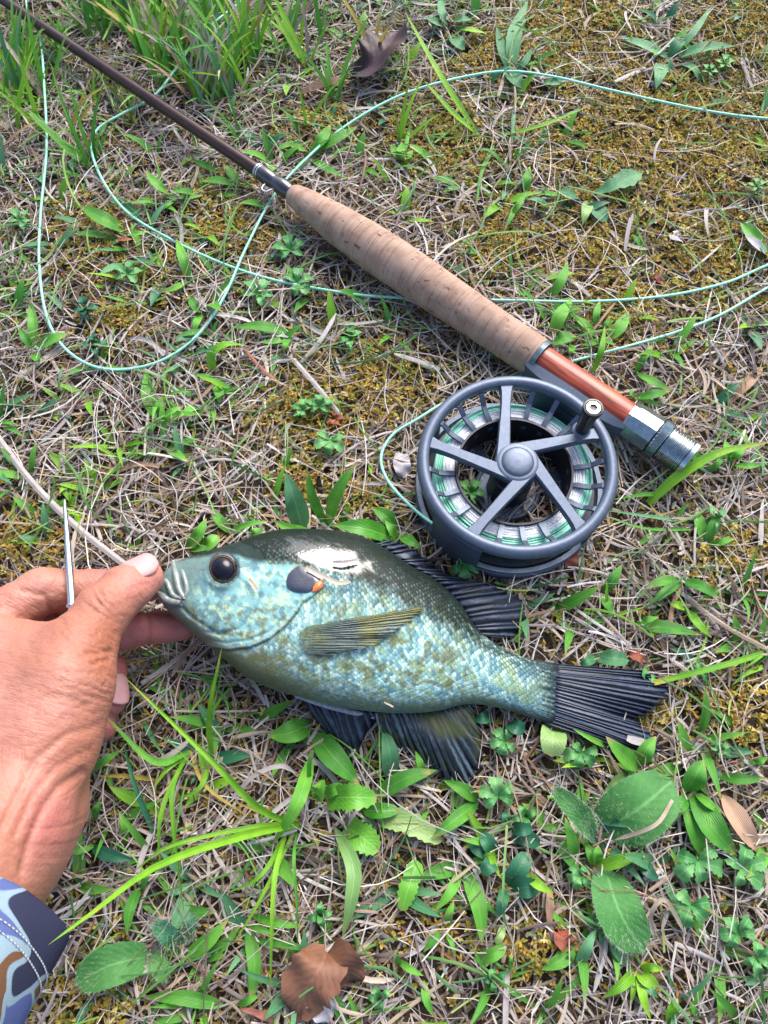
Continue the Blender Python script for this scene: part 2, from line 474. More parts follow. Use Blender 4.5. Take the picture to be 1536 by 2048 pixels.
def build_fish():
    e = thing('sunfish', U(700, 1250, 0.002), 'dark-backed turquoise sunfish lying on its side in the grass', 'fish')
    nu, nt_ = 520, 300
    S = fish_sec(nu)
    tt = np.r_[np.linspace(0, math.pi, 240, endpoint=False), np.linspace(math.pi, 2 * math.pi, 60, endpoint=False)]
    c, s = np.cos(tt), np.sin(tt)
    c2 = np.sign(c) * np.abs(c) ** 0.92
    mid = (S[:, :2] + S[:, 2:4]) / 2; half = (S[:, :2] - S[:, 2:4]) / 2
    PX = mid[:, None, 0] + half[:, None, 0] * c2; PY = mid[:, None, 1] + half[:, None, 1] * c2
    sz = np.sign(s) * np.abs(s) ** 0.76
    zm = S[:, None, 4] / 1000; thk = S[:, None, 5] / 1000
    sf = np.linspace(0, 1, nu)[:, None]
    # round off the snout end
    Z = zm + thk * sz
    V = U(PX, PY, np.broadcast_to(zm, PX.shape))
    V[..., 2] = np.maximum(Z, 0.0015 + 0.001 * np.abs(c))
    PX, PY = (768 + FPX * V[..., 0] / (V[..., 1] * ST - (V[..., 2] - CH) * CT), 1024 - FPX * (V[..., 1] * CT + (V[..., 2] - CH) * ST) / (V[..., 1] * ST - (V[..., 2] - CH) * CT))
    vv = np.broadcast_to((1 - c2) / 2, PX.shape)          # 0 back, 1 belly
    ss = np.broadcast_to(sf, PX.shape)
    up = np.broadcast_to(s > -0.05, PX.shape)
    # scale lattice in mm
    al = np.cumsum(np.r_[0, np.linalg.norm(np.diff(mid, axis=0), axis=1)]) / 4.55
    A = np.broadcast_to(al[:, None], PX.shape)
    girth = (np.linalg.norm(half, axis=1) / 4.55)[:, None] * 1.15
    Bc = (tt[None, :] - math.pi / 2) * girth * 0.92
    sx, sy = 2.5, 2.7
    R = 2.0
    wa = A + 0.7 * (fbm(A * .25, Bc * .25, 41) - .5); wb = Bc + 0.7 * (fbm(A * .25, Bc * .25, 47) - .5)
    j0 = np.floor(wb / (sy / 2)); bestc = np.full(PX.shape, 1e9); q = np.zeros(PX.shape); dd = np.ones(PX.shape); cid = np.zeros(PX.shape); cjd = np.zeros(PX.shape)
    for dj in (-1, 0, 1, 2):
        j = j0 + dj
        off = np.where(np.mod(j, 2) == 0, 0, sx / 2)
        i0 = np.floor((wa - off) / sx)
        for di in (-1, 0, 1):
            ca = (i0 + di) * sx + off; cb = j * sy / 2
            d = np.hypot((wa - ca) * 0.9, wb - cb) / R
            m = (d < 1) & (ca < bestc)
            bestc[m] = ca[m]; q[m] = ((wa - ca) / R)[m]; dd[m] = d[m]; cid[m] = (i0 + di)[m]; cjd[m] = j[m]
    rnd = hash2(cid, cjd, 5); rnd2 = hash2(cid, cjd, 9)
    # masks
    gd, ga, gs = poly_dist(PX, PY, GILL)
    head = (gs > 0).astype(float)
    # which side of the gill line is the head: test with the cheek
    _, _, hs = poly_dist(np.array([470.0]), np.array([1200.0]), GILL)
    head = np.where(gs == hs[0], 1.0, 0.0)
    head = np.where((PX > 655) | ((PY < 1128) & (PX > 500 + (PY - 1065) * 0.6)), 0, head)
    head = np.where(PX < 417, 1.0, head)
    head = np.where((PX < 470) & (vv < .35), 1.0, head)
    dline = np.interp(PX, [345, 400, 440, 480, 520, 560, 600, 640, 680, 720, 760, 800, 850, 900, 950, 1000, 1080, 1140], [1120, 1116, 1110, 1117, 1125, 1128, 1131, 1138, 1152, 1168, 1184, 1202, 1228, 1258, 1284, 1306, 1332, 1340])
    sc_on = (1 - head) * sstep(0.26, 0.34, ss + 0.25 * (vv < 0.3))
    ru0, rv0 = A * .8 + Bc * .6, Bc * .8 - A * .6
    # relief
    wet = sstep(1.15, .55, np.hypot((PX - 650) / 92, (PY - 1112 - .22 * (PX - 650)) / 30) + .9 * (fbm(ru0 * .25, rv0 * .5, 57, 4) - .5))
    disp = sc_on * (1 - .85 * wet) * 0.00022 * (q * 0.5 + 0.5 - 1.2 * sstep(0.82, 1.0, dd))
    edge = head * np.exp(-gd / 26) * 0.0010 - (1 - head) * np.exp(-gd / 9) * 0.0006
    disp = disp + edge * sstep(0, .08, ga) * sstep(1.0, .82, ga)
    # second gill membrane fold just inside
    g2, ga2, _ = poly_dist(PX, PY, [(x - 3, y - 13) for x, y in GILL[:7]])
    disp = disp - 0.0006 * np.exp(-(g2 / 3.2) ** 2)
    pd, pa, _ = poly_dist(PX, PY, PREO)
    disp = disp - 0.0007 * np.exp(-(pd / 4.0) ** 2) * sstep(0, .1, pa) * sstep(1, .85, pa)
    jd, ja, _ = poly_dist(PX, PY, JAW)
    disp = disp - 0.0008 * np.exp(-(jd / 4.0) ** 2) * sstep(1, .8, ja)
    ed = np.hypot(PX - 447, (PY - 1140) * 1.0)
    disp = disp + 0.0012 * np.exp(-((ed - 35) / 7) ** 2) - 0.003 * (ed < 27)
    disp = disp + 0.0003 * (fbm(PX / 22, PY / 22, 51) - .5) * head
    V[..., 2] += np.where(up, disp, 0) * np.maximum(s, 0.15)
    # ---- pigment
    def mixc(a, b, f): return a + (np.asarray(b) - a) * np.clip(f, 0, 1)[..., None]
    n1 = fbm(A * .22, Bc * .22, 61); n2 = fbm(A * .9, Bc * .9, 63, 2); n3 = fbm(PX / 9, PY / 9, 65)
    ru, rv = A * .8 + Bc * .6, Bc * .8 - A * .6
    C = np.zeros(PX.shape + (3,)) + np.array([0.29, 0.53, 0.53])
    C = mixc(C, (0.62, 0.84, 0.76), sstep(.42, .72, rnd * .55 + fbm(ru * .8, rv * .5, 62, 4) * .55))
    C = mixc(C, (0.09, 0.24, 0.33), sstep(.50, .80, rnd2 * .6 + fbm(ru * .3, rv * .3, 64, 4) * .5) * 0.8)
    C = mixc(C, (0.36, 0.45, 0.17), sstep(.48, .68, fbm(ru * .16, rv * .3, 67, 4)) * .6)
    C = C * (0.72 + 0.6 * fbm(A * 2.4, Bc * 2.4, 68, 2))[..., None]
    # olive spots in rows, low on the flank
    spot = sstep(.50, .68, fbm(ru * .36 + 3, rv * .25, 71, 4) + .10 * (rnd - .5)) * sstep(.38, .55, vv) * sstep(.97, .85, vv) * sstep(.30, .4, ss) * sstep(.86, .7, ss)
    C = mixc(C, (0.15, 0.14, 0.03), spot * .75)
    # dark meshes between the scales
    mesh = sstep(.58, .95, dd) * (0.42 + 0.58 * sstep(.62, .2, vv))
    C = mixc(C, (0.03, 0.05, 0.048), mesh * .88 * sc_on)
    C = mixc(C, (0.60, 0.80, 0.72), sstep(.5, .1, dd) * sstep(.45, .9, rnd) * sc_on * .5 * sstep(.15, .4, vv))
    # belly: gold, breast
    C = mixc(C, (0.17, 0.16, 0.06), sstep(.74, .92, vv + .3 * (n1 - .5)) * sstep(.47, .34, ss) * .9)
    C = mixc(C, (0.12, 0.13, 0.08), sstep(.88, 1.0, vv) * .8)
    # back: dark green black, grading down the flank through the meshes
    soft = np.interp(PX, [400, 600, 720, 950, 1120], [6, 12, 40, 34, 12])
    dk = sstep(1, -1, (PY - dline + 34 * (n1 - .5) * soft / 30 + 22 * (rnd - .5) * (soft > 14)) / soft)
    C = mixc(C, np.array([0.010, 0.015, 0.012]), dk * .97)
    C = mixc(C, (0.09, 0.16, 0.15), dk * sstep(.5, .75, rnd) * (dd < .62) * sstep(.07, .2, vv) * .8)
    # tail stem: bluer, darker
    C = mixc(C, (0.06, 0.10, 0.12), sstep(.80, .98, ss) * (.35 + .5 * n2))
    C = mixc(C, (0.008, 0.011, 0.017), sstep(.915, .985, ss + .10 * (fbm(Bc * 1.3, A * .12, 73) - .5)) * .93)
    # head
    hx, hy = (PX * .8 + PY * .6), (PY * .8 - PX * .6)
    n3 = fbm(hx / 9, hy / 7, 65, 4)
    H = np.zeros(C.shape) + np.array([0.25, 0.48, 0.50])
    H = mixc(H, (0.52, 0.68, 0.46), sstep(.48, .68, n3) * .85)
    H = mixc(H, (0.10, 0.20, 0.24), sstep(.50, .68, fbm(hx / 13, hy / 13, 81, 4)) * .75)
    ol = sstep(.52, .66, fbm(hx / 10 + 9, hy / 8, 83, 4)) * sstep(1195, 1225, PY) * (.5 + .6 * vnoise(hx / 3, hy / 3, 84))
    H = mixc(H, (0.19, 0.15, 0.03), ol * .85)
    H = mixc(H, (0.13, 0.185, 0.18), sstep(420, 365, PX + .5 * (PY - 1180)) * .9)       # snout
    H = mixc(H, (0.22, 0.23, 0.20), sstep(0, 26, (PY - 1196) - (PX - 345) * .80) * .9)     # throat and lower jaw
    H = mixc(H, (0.21, 0.19, 0.08), sstep(0, 26, (PY - 1215) - (PX - 345) * .62) * (.5 + .5 * n3) * .7)
    H = mixc(H, (0.012, 0.018, 0.016), dk * .95)
    C = mixc(C, H, head)
    # light rim of the gill cover
    C = mixc(C, (0.45, 0.55, 0.52), np.exp(-((gd - 4) / 3.5) ** 2) * head * .4 * sstep(.6, .5, ga))
    C = mixc(C, (0.05, 0.07, 0.08), np.exp(-(gd / 3.0) ** 2) * (1 - head) * .8 * sstep(0, .05, ga) * sstep(.75, .6, ga))
    C = mixc(C, (0.05, 0.07, 0.09), np.exp(-((ed - 31) / 5) ** 2) * .8)
    C = np.where(up[..., None], C * np.array([0.78, 0.82, 0.80]), np.array([0.25, 0.3, 0.2]))
    for a_, b_, z_, u_ in zip((PX / 3).round().astype(int).ravel(), (PY / 3).round().astype(int).ravel(), V[..., 2].ravel(), up.ravel()):
        if u_ and FISH_Z.get((a_, b_), 0) < z_: FISH_Z[(a_, b_)] = float(z_)
    F = grid_faces(nu, nt_, wrap_v=True).tolist()
    F.append(list(range(nt_))); F.append(list(range((nu - 1) * nt_, nu * nt_))[::-1])
    m, nt, b, out = new_mat('wet_fish_skin')
    L = nt.links.new
    a = N(nt, 'Attribute', attribute_name='col'); L(a.outputs['Color'], b.inputs['Base Color'])
    b.inputs['Roughness'].default_value = 0.42; b.inputs['Specular IOR Level'].default_value = 0.07
    wt = N(nt, 'UVMap'); ws = N(nt, 'SeparateXYZ'); L(wt.outputs[0], ws.inputs[0])
    cw = N(nt, 'MapRange', i_3=0.10, i_4=1.0); L(ws.outputs['X'], cw.inputs[0]); L(cw.outputs[0], b.inputs['Coat Weight'])
    cro = N(nt, 'MapRange', i_3=0.16, i_4=0.05); L(ws.outputs['X'], cro.inputs[0]); L(cro.outputs[0], b.inputs['Coat Roughness'])
    ci = N(nt, 'MapRange', i_3=1.33, i_4=1.75); L(ws.outputs['X'], ci.inputs[0]); L(ci.outputs[0], b.inputs['Coat IOR'])
    tc = N(nt, 'TexCoord'); n_ = N(nt, 'TexNoise', i_Scale=1400.0, i_Detail=3.0); L(tc.outputs['Object'], n_.inputs['Vector'])
    bp = N(nt, 'Bump', i_Strength=0.35, i_Distance=0.0004); L(n_.outputs['Fac'], bp.inputs['Height']); L(bp.outputs[0], b.inputs['Normal'])
    part('body', V.reshape(-1, 3), F, m, e, col=C.reshape(-1, 3), uv=np.stack([wet, vv], -1).reshape(-1, 2))

    # ---- eye
    def dome(cx, cy, r_px, z0, hgt, nr=14, na=40, hole=0.0):
        rr = np.linspace(hole, 1, nr); a = np.linspace(0, 2 * math.pi, na, endpoint=False)
        X = cx + r_px * rr[:, None] * np.cos(a); Y = cy + r_px * rr[:, None] * np.sin(a)
        Vv = U(X, Y, z0)
        Vv[..., 2] += hgt * (np.sqrt(np.clip(1 - (rr * .97) ** 2, 0, 1)))[:, None]
        return Vv.reshape(-1, 3), grid_faces(nr, na, wrap_v=True)
    z_e = fish_top(447, 1140) + 0.0003
    ring = noise_mat('eye_ring', (0.07, 0.09, 0.11), (0.03, 0.04, 0.055), 500, 0.25, coat=1)
    iris = noise_mat('eye_iris', (0.11, 0.04, 0.012), (0.012, 0.007, 0.008), 800, 0.15, coat=1)
    pupil = noise_mat('eye_pupil', (0.004, 0.005, 0.012), (0.004, 0.005, 0.010), 300, 0.08, spec=0.35)
    eye = part('eye', *dome(447, 1140, 34, z_e, 0.0035), ring, e)
    part('iris', *dome(446, 1139, 28.5, z_e + 0.0010, 0.0037), iris, eye)
    part('pupil', *dome(446, 1138, 24, z_e + 0.00215, 0.0033), pupil, eye)

    # ---- ear flap with its orange spot
    def patch(poly, zoff, thick, n=7):
        Pp = np.asarray(poly, float); cen = Pp.mean(0)
        D = catmull(np.vstack([Pp, Pp[:1]]), 49)[:-1]
        rings = np.linspace(0, 1, n)
        Vv = []
        for r in rings:
            for d in D:
                x, y = cen + (d - cen) * r
                z = sum(fish_top(x + a_, y + b_) for a_ in (-7, 0, 7) for b_ in (-7, 0, 7)) / 9 + zoff + thick * (1 - r ** 3)
                Vv.append(U(x, y, z))
        return np.array(Vv), grid_faces(n, 48, wrap_v=True)
    navy = noise_mat('ear_flap_skin', (0.008, 0.014, 0.035), (0.015, 0.022, 0.05), 600, 0.3, coat=0.8)
    orange = noise_mat('ear_spot_orange', (0.75, 0.13, 0.02), (0.85, 0.2, 0.03), 900, 0.4, coat=0.5)
    flap = part('ear_flap', *patch([(598, 1130), (577, 1148), (574, 1172), (592, 1183), (618, 1183), (640, 1170), (645, 1157), (622, 1140)], 0.0007, 0.0005), navy, e)
    part('ear_spot', *patch([(625, 1183), (638, 1180), (645, 1172), (646, 1160), (638, 1161), (627, 1173)], 0.0011, 0.0006, 5), orange, flap)

    # ---- jaws and lips
    lip = noise_mat('lip_skin', (0.17, 0.21, 0.20), (0.27, 0.31, 0.29), 500, 0.3, coat=0.8, bump=0.3)
    def rod(pts, r, mat, name, ns=10):
        P = catmull([U(x, y, z / 1000 if z > 0 else fish_top(x, y) - z / 1000 - r * .25) for x, y, z in pts], 20)
        t = np.linspace(0, 1, 20)
        part(name, *tube(P, r * (0.55 + 0.45 * np.sin(math.pi * (0.15 + 0.7 * t))), ns), mat, e)
    rod([(346, 1124, 33), (352, 1150, -.4), (358, 1178, -.4), (368, 1196, -.1)], 0.0014, lip, 'upper_jaw')
    rod([(360, 1124, 33), (368, 1152, -.2), (374, 1180, -.2), (368, 1197, -.1)], 0.0010, lip, 'upper_jaw')
    rod([(328, 1150, 33), (336, 1168, -.2), (346, 1190, -.2), (366, 1198, -.1)], 0.0012, lip, 'upper_lip')
    rod([(316, 1180, 31), (326, 1194, -.3), (340, 1202, -.3), (364, 1206, -.1)], 0.0018, lip, 'lower_lip')

    # ---- fins
    def fin_mat(name, dark, light, tint=None, alpha=0.0):
        m, nt, b, out = new_mat(name)
        L = nt.links.new
        uv = N(nt, 'UVMap'); sp = N(nt, 'SeparateXYZ'); L(uv.outputs[0], sp.inputs[0])
        tc = N(nt, 'TexCoord'); nz = N(nt, 'TexNoise', i_Scale=420.0, i_Detail=3.0); L(tc.outputs['Object'], nz.inputs['Vector'])
        w = N(nt, 'Math', operation='MULTIPLY_ADD', i_1=3.0); L(nz.outputs['Fac'], w.inputs[0])
        ph = N(nt, 'Math', operation='MULTIPLY', i_1=2 * math.pi); L(sp.outputs['X'], ph.inputs[0]); L(ph.outputs[0], w.inputs[2])
        sn = N(nt, 'Math', operation='SINE'); L(w.outputs[0], sn.inputs[0])
        r = ramp(nt, [(0.0, dark), (0.6, tuple(d * .8 + l * .2 for d, l in zip(dark, light))), (0.9, light), (1.0, tuple(min(1, l * 1.5) for l in light))])
        mr = N(nt, 'MapRange', i_1=-1.0, i_2=1.0); L(sn.outputs[0], mr.inputs[0]); L(mr.outputs[0], r.inputs[0])
        c = r.outputs[0]
        if tint:
            mx = N(nt, 'Mix', data_type='RGBA'); mx.inputs[7].default_value = (*tint, 1)
            n2 = N(nt, 'TexNoise', i_Scale=70.0, i_Detail=2.0); L(tc.outputs['Object'], n2.inputs['Vector'])
            m2 = N(nt, 'MapRange', i_1=0.42, i_2=0.62, i_3=0.0, i_4=0.75); L(n2.outputs['Fac'], m2.inputs[0])
            L(m2.outputs[0], mx.inputs[0]); L(c, mx.inputs[6]); c = mx.outputs[2]
        L(c, b.inputs['Base Color'])
        b.inputs['Roughness'].default_value = 0.45; b.inputs['Specular IOR Level'].default_value = 0.25; b.inputs['Coat Weight'].default_value = 0.12; b.inputs['Coat Roughness'].default_value = 0.2
        if alpha:
            tr = N(nt, 'BsdfTransparent'); ms = N(nt, 'MixShader')
            ar = N(nt, 'MapRange', i_1=-1.0, i_2=1.0, i_3=alpha, i_4=0.05); L(sn.outputs[0], ar.inputs[0])
            yv = N(nt, 'MapRange', i_1=0.0, i_2=0.35, i_3=0.45, i_4=0.0); L(sp.outputs['Y'], yv.inputs[0])
            aa = N(nt, 'Math', operation='ADD', use_clamp=True); L(ar.outputs[0], aa.inputs[0]); L(yv.outputs[0], aa.inputs[1])
            L(aa.outputs[0], ms.inputs[0]); L(b.outputs[0], ms.inputs[1]); L(tr.outputs[0], ms.inputs[2]); L(ms.outputs[0], out.inputs[0])
        return m
    black = fin_mat('dark_fin', (0.004, 0.006, 0.011), (0.035, 0.05, 0.085))
    olive = fin_mat('anal_fin', (0.006, 0.009, 0.014), (0.06, 0.09, 0.11), (0.06, 0.07, 0.012))
    pect = fin_mat('pectoral_fin', (0.025, 0.035, 0.032), (0.10, 0.14, 0.13), (0.20, 0.19, 0.02), alpha=0.7)

    def fin(name, base, edge, nray, mat, amp=0.0004, arch=0.003, rag=0.05, nv=12, on_body=False, seed=0, spiny=False):
        n = nray * 8 + 1
        Bp, Ep = catmull(base, n), catmull(edge, n)
        u = np.linspace(0, nray, n)
        v = np.linspace(0, 1, nv)
        uw = u + 0.8 * (vnoise(u * .9 + seed, u * 0, 95) - .5)
        reach = 1 + rag * (vnoise(u * 2.3, u * 0 + seed, 91) - .5) * 2 + 0.02 * np.cos(2 * math.pi * u)
        if spiny: reach = reach - 0.10 * (0.5 - 0.5 * np.cos(2 * math.pi * u)) * (u < nray * .55)
        PXY = Bp[:, None, :2] + (Ep - Bp)[:, None, :2] * (v[None, :, None] * reach[:, None, None])
        Zb = (Bp[:, None, 2] * (1 - v) + Ep[:, None, 2] * v) / 1000
        if on_body:
            Zb = np.array([[fish_top(PXY[i, j, 0], PXY[i, j, 1]) for j in range(nv)] for i in range(n)]) + 0.0003 + 0.0016 * v[None]
        phz = uw[:, None] + 0.35 * (vnoise(u[:, None] * .8, v[None] * 2.5 + seed, 97) - .5)
        Zb = Zb + arch * np.sin(math.pi * v)[None] + amp * np.sin(2 * math.pi * phz) * (0.3 + 0.7 * v)[None] * (.5 + vnoise(u * .7, u * 0 + seed, 99))[:, None] \
            + 0.0045 * (fbm(u[:, None] * .35 + seed, v[None] * 2.2, 93) - .5) * v[None]
        Vv = U(PXY[..., 0], PXY[..., 1], Zb)
        uv = np.stack(np.broadcast_arrays(phz, v[None]), -1).reshape(-1, 2)
        o = part(name, Vv.reshape(-1, 3), grid_faces(n, nv), mat, e, uv=uv)
        sm = o.modifiers.new('thickness', 'SOLIDIFY'); sm.thickness = 0.0002 if on_body else 0.0005; sm.offset = -1
        return o
    fin('dorsal_fin', [(728, 1082, 19), (780, 1110, 18), (842, 1148, 17), (900, 1190, 15), (935, 1235, 14), (952, 1268, 13)],
        [(768, 1076, 14), (828, 1098, 13), (900, 1148, 12), (985, 1170, 9), (1052, 1215, 7), (1040, 1272, 6)], 22, black, rag=.06, seed=1, spiny=True)
    fin('tail_fin', [(1096, 1326, 10), (1104, 1352, 12.2), (1106, 1386, 13), (1102, 1420, 12.2), (1086, 1448, 9)],
        [(1290, 1341, 7), (1334, 1372, 8), (1318, 1412, 8), (1272, 1438, 6), (1300, 1468, 7), (1314, 1502, 7), (1255, 1503, 6)], 22, black, rag=.04, seed=3, arch=0.002)
    fin('anal_fin', [(752, 1418, 14), (800, 1420, 14), (850, 1421, 13.5), (890, 1414, 13), (935, 1405, 12)],
        [(772, 1478, 6), (806, 1500, 5), (850, 1520, 5), (905, 1566, 5), (940, 1550, 5), (962, 1500, 6), (950, 1425, 8)], 17, olive, rag=.07, seed=5, spiny=True)
    fin('pelvic_fin', [(592, 1386, 12), (640, 1398, 13), (690, 1410, 13), (740, 1420, 13)],
        [(640, 1452, 5), (690, 1492, 5), (706, 1508, 5), (752, 1434, 10)], 9, black, rag=.04, seed=7)
    fin('pectoral_fin', [(616, 1251, 0), (600, 1266, 0), (598, 1288, 0), (612, 1308, 0)],
        [(848, 1213, 0), (842, 1222, 0), (800, 1256, 0), (745, 1290, 0), (668, 1310, 0)], 20, pect, amp=.00012, arch=0.0, rag=.03, on_body=True, seed=9)
    spine = noise_mat('fin_spine', (0.16, 0.18, 0.24), (0.3, 0.32, 0.38), 700, 0.3, coat=.6)
    rod([(592, 1391, 14), (640, 1407, 15), (690, 1421, 15), (748, 1434, 12)], 0.0013, spine, 'fin_spine')
    rod([(752, 1424, 13), (768, 1466, 7), (800, 1502, 6)], 0.0012, spine, 'fin_spine')
build_fish()

def debris(name, pts, wpx, mat, label, cat, kind='straw'):
    """a bit lying on the wet fish: heights follow the flank"""
    W = [U(x, y, fish_top(x, y) + dz / 1000) for x, y, dz in pts]
    P = catmull(W, 9)
    w = wpx * MPP(pts[0][0], pts[0][1], W[0][2])
    V, F, uv = ribbon(P, w, kind, 5, 0.35, 0.3)
    e = thing(name, W[0], label, cat)
    part('strip', V, F, M[mat], e, uv=uv)
debris('straw_scrap', [(612, 1133, 3), (650, 1154, 3), (676, 1166, 3.5), (702, 1164, 3.5)], 9, 'straw', 'curved straw scrap stuck across the ear flap of the fish', 'straw')
debris('straw_scrap', [(497, 1158, 2.5), (506, 1170, 2.5), (514, 1182, 2.5)], 8, 'straw', 'short pale straw scrap stuck on the cheek behind the fish eye', 'straw')
debris('straw_scrap', [(666, 1124, 2.5), (690, 1124, 3), (718, 1119, 2.5)], 7, 'greystraw', 'thin grey straw scrap stuck on the shiny shoulder of the fish', 'straw')
debris('straw_scrap', [(768, 1404, 2.5), (778, 1409, 2.5), (787, 1414, 2.5)], 4, 'straw', 'tiny straw scrap stuck on the fish belly above the anal fin', 'straw')

# ------------------------------------------------------------------ hand
def surface_nets(D, org, h):
    nx, ny, nz = D.shape
    ins = D < 0
    cs = [(i, j, k) for i in (0, 1) for j in (0, 1) for k in (0, 1)]
    cnt = sum(ins[i:nx - 1 + i, j:ny - 1 + j, k:nz - 1 + k].astype(np.int8) for i, j, k in cs)
    act = np.argwhere((cnt > 0) & (cnt < 8))
    idx = -np.ones((nx - 1, ny - 1, nz - 1), np.int64); idx[tuple(act.T)] = np.arange(len(act))
    acc = np.zeros((len(act), 3)); num = np.zeros(len(act))
    for a in cs:
        for ax in range(3):
            if a[ax] == 0:
                b = list(a); b[ax] = 1
                A_ = act + np.array(a); B_ = act + np.array(b)
                da = D[tuple(A_.T)]; db = D[tuple(B_.T)]
                m = (da < 0) != (db < 0)
                t = np.where(m, da / np.where(m, da - db, 1), 0)
                p = np.array(a, float) + t[:, None] * (np.array(b) - np.array(a))
                acc[m] += p[m]; num[m] += 1
    V = (act + acc / num[:, None]) * h + org
    F = []
    for ax in range(3):
        sl0 = [slice(None)] * 3; sl1 = [slice(None)] * 3
        sl0[ax] = slice(0, -1); sl1[ax] = slice(1, None)
        a_, b_ = ins[tuple(sl0)], ins[tuple(sl1)]
        e = np.argwhere(a_ != b_)
        o1, o2 = [(1, 2), (2, 0), (0, 1)][ax]
        ok = (e[:, o1] > 0) & (e[:, o2] > 0) & (e[:, o1] < D.shape[o1] - 1) & (e[:, o2] < D.shape[o2] - 1)
        e = e[ok]
        def cell(d1, d2):
            c_ = e.copy(); c_[:, o1] -= d1; c_[:, o2] -= d2
            return idx[tuple(c_.T)]
        q_ = np.stack([cell(1, 1), cell(0, 1), cell(0, 0), cell(1, 0)], 1)
        fl = ~a_[tuple(e.T)]
        q_[fl] = q_[fl][:, ::-1]
        F.append(q_)
    return V, np.vstack(F)

def build_hand():
    def W(x, y, z): return U(x, y, z / 1000)
    chains = {
     'thumb':  [(85, 1500, 66, 15.5), (140, 1368, 66, 14.5), (160, 1300, 63, 11.6), (206, 1222, 57, 10.4), (250, 1180, 51, 9.6), (287, 1156, 45, 8.2)],
     'index':  [(-90, 1290, 48, 12), (85, 1182, 41, 9.4), (190, 1180, 35, 8.3), (296, 1172, 28, 7.0)],
     'middle': [(-80, 1335, 36, 11), (110, 1268, 26, 9.2), (240, 1262, 21, 8.0), (362, 1250, 16, 7.0)],
     'ring':   [(-80, 1400, 26, 11), (120, 1345, 16, 8.6), (216, 1340, 14, 7.4), (222, 1402, 14, 6.6)],
     'pinky':  [(-60, 1470, 20, 10), (110, 1430, 13, 7.8), (198, 1420, 11, 6.6), (204, 1456, 11, 6.0)]}
    palm = [((150, 1310, 60, 10.5), (-60, 1296, 54, 12.0)), ((120, 1380, 62, 15), (-60, 1330, 56, 15)), ((90, 1470, 64, 16), (-70, 1420, 58, 18)),
            ((85, 1500, 66, 15.5), (20, 1650, 74, 17)), ((-50, 1480, 60, 20), (-20, 1680, 72, 20)), ((10, 1650, 74, 17), (-130, 1830, 92, 22)),
            ((-20, 1680, 72, 20), (-150, 1860, 90, 24)), ((88, 1560, 50, 12.0), (86, 1622, 52, 12.6)), ((86, 1620, 54, 12.2), (18, 1690, 62, 17)),
            ((14, 1690, 62, 17), (-120, 1850, 80, 22)), ((70, 1450, 44, 16), (-60, 1400, 36, 16)), ((100, 1420, 44, 12), (88, 1560, 48, 12))]
    h = 0.00085
    pts = np.array([W(*q[:3]) for ch in chains.values() for q in ch] + [W(*q[:3]) for p in palm for q in p])
    lo = pts.min(0) - 0.028; hi = pts.max(0) + 0.028
    lo[0] = max(lo[0], W(-130, 1500, 60)[0] - .02)
    dims = np.ceil((hi - lo) / h).astype(int)
    g = [lo[i] + np.arange(dims[i]) * h for i in range(3)]
    X, Y, Zz = np.meshgrid(*[q.astype(np.float32) for q in g], indexing='ij')
    def cone(a, b):
        pa = W(*a[:3]).astype(np.float32); pb = W(*b[:3]).astype(np.float32); ra, rb = a[3] / 1000, b[3] / 1000
        d = pb - pa
        t = ((X - pa[0]) * d[0] + (Y - pa[1]) * d[1] + (Zz - pa[2]) * d[2]) / float(d @ d)
        np.clip(t, 0, 1, out=t)
        return np.sqrt((X - pa[0] - t * d[0]) ** 2 + (Y - pa[1] - t * d[1]) ** 2 + (Zz - pa[2] - t * d[2]) ** 2) - (ra + (rb - ra) * t)
    def smin(a, b, k):
        hh = np.clip(0.5 + 0.5 * (b - a) / k, 0, 1)
        return b + (a - b) * hh - k * hh * (1 - hh)
    DP = None
    for a, b in palm:
        d = cone(a, b); DP = d if DP is None else smin(DP, d, 0.009)
    D = None
    for nm, ch in chains.items():
        f = None
        for a, b in zip(ch[:-1], ch[1:]):
            d = cone(a, b); f = d if f is None else smin(f, d, 0.003)
        f = smin(f, DP, 0.010 if nm == 'thumb' else 0.006)
        D = f if D is None else smin(D, f, 0.0012)
    V, F = surface_nets(D, lo, h)
    del X, Y, Zz, D, DP
    # smooth
    nV = len(V)
    E = np.vstack([F[:, [0, 1]], F[:, [1, 2]], F[:, [2, 3]], F[:, [3, 0]]])
    for it in range(5):
        acc = np.zeros_like(V); cnt = np.zeros(nV)
        for k in range(3):
            acc[:, k] = np.bincount(E[:, 0], V[E[:, 1], k], nV) + np.bincount(E[:, 1], V[E[:, 0], k], nV)
        cnt = np.bincount(E[:, 0], minlength=nV) + np.bincount(E[:, 1], minlength=nV)
        V = V * 0.4 + 0.6 * acc / np.maximum(cnt, 1)[:, None]
    # normals
    fn = np.cross(V[F[:, 2]] - V[F[:, 0]], V[F[:, 3]] - V[F[:, 1]])
    VN = np.zeros_like(V)
    for k in range(4):
        for ax in range(3):
            VN[:, ax] += np.bincount(F[:, k], fn[:, ax], nV)
    VN = nrm(VN)
    # photo-plane coordinates of each vertex for placing creases
    dv = V - np.array([0, 0, CH])
    zc = dv[:, 1] * ST - dv[:, 2] * CT
    px = 768 + FPX * dv[:, 0] / zc; py = 1024 - FPX * (dv[:, 1] * CT + dv[:, 2] * ST) / zc
    top = sstep(-0.05, 0.25, VN[:, 2])
    th = sstep(0.030, 0.040, V[:, 2])
    disp = np.zeros(nV)
    # thumb: cross wrinkles
    tl = [(95, 1520), (140, 1368), (160, 1300), (206, 1222), (250, 1180), (290, 1152)]
    d_, al, sd = poly_dist(px, py, tl)
    lower = sstep(-30, 30, np.where(sd < 0, -d_, d_) * (1 if poly_dist(np.array([215.]), np.array([1330.]), tl)[2][0] > 0 else -1))
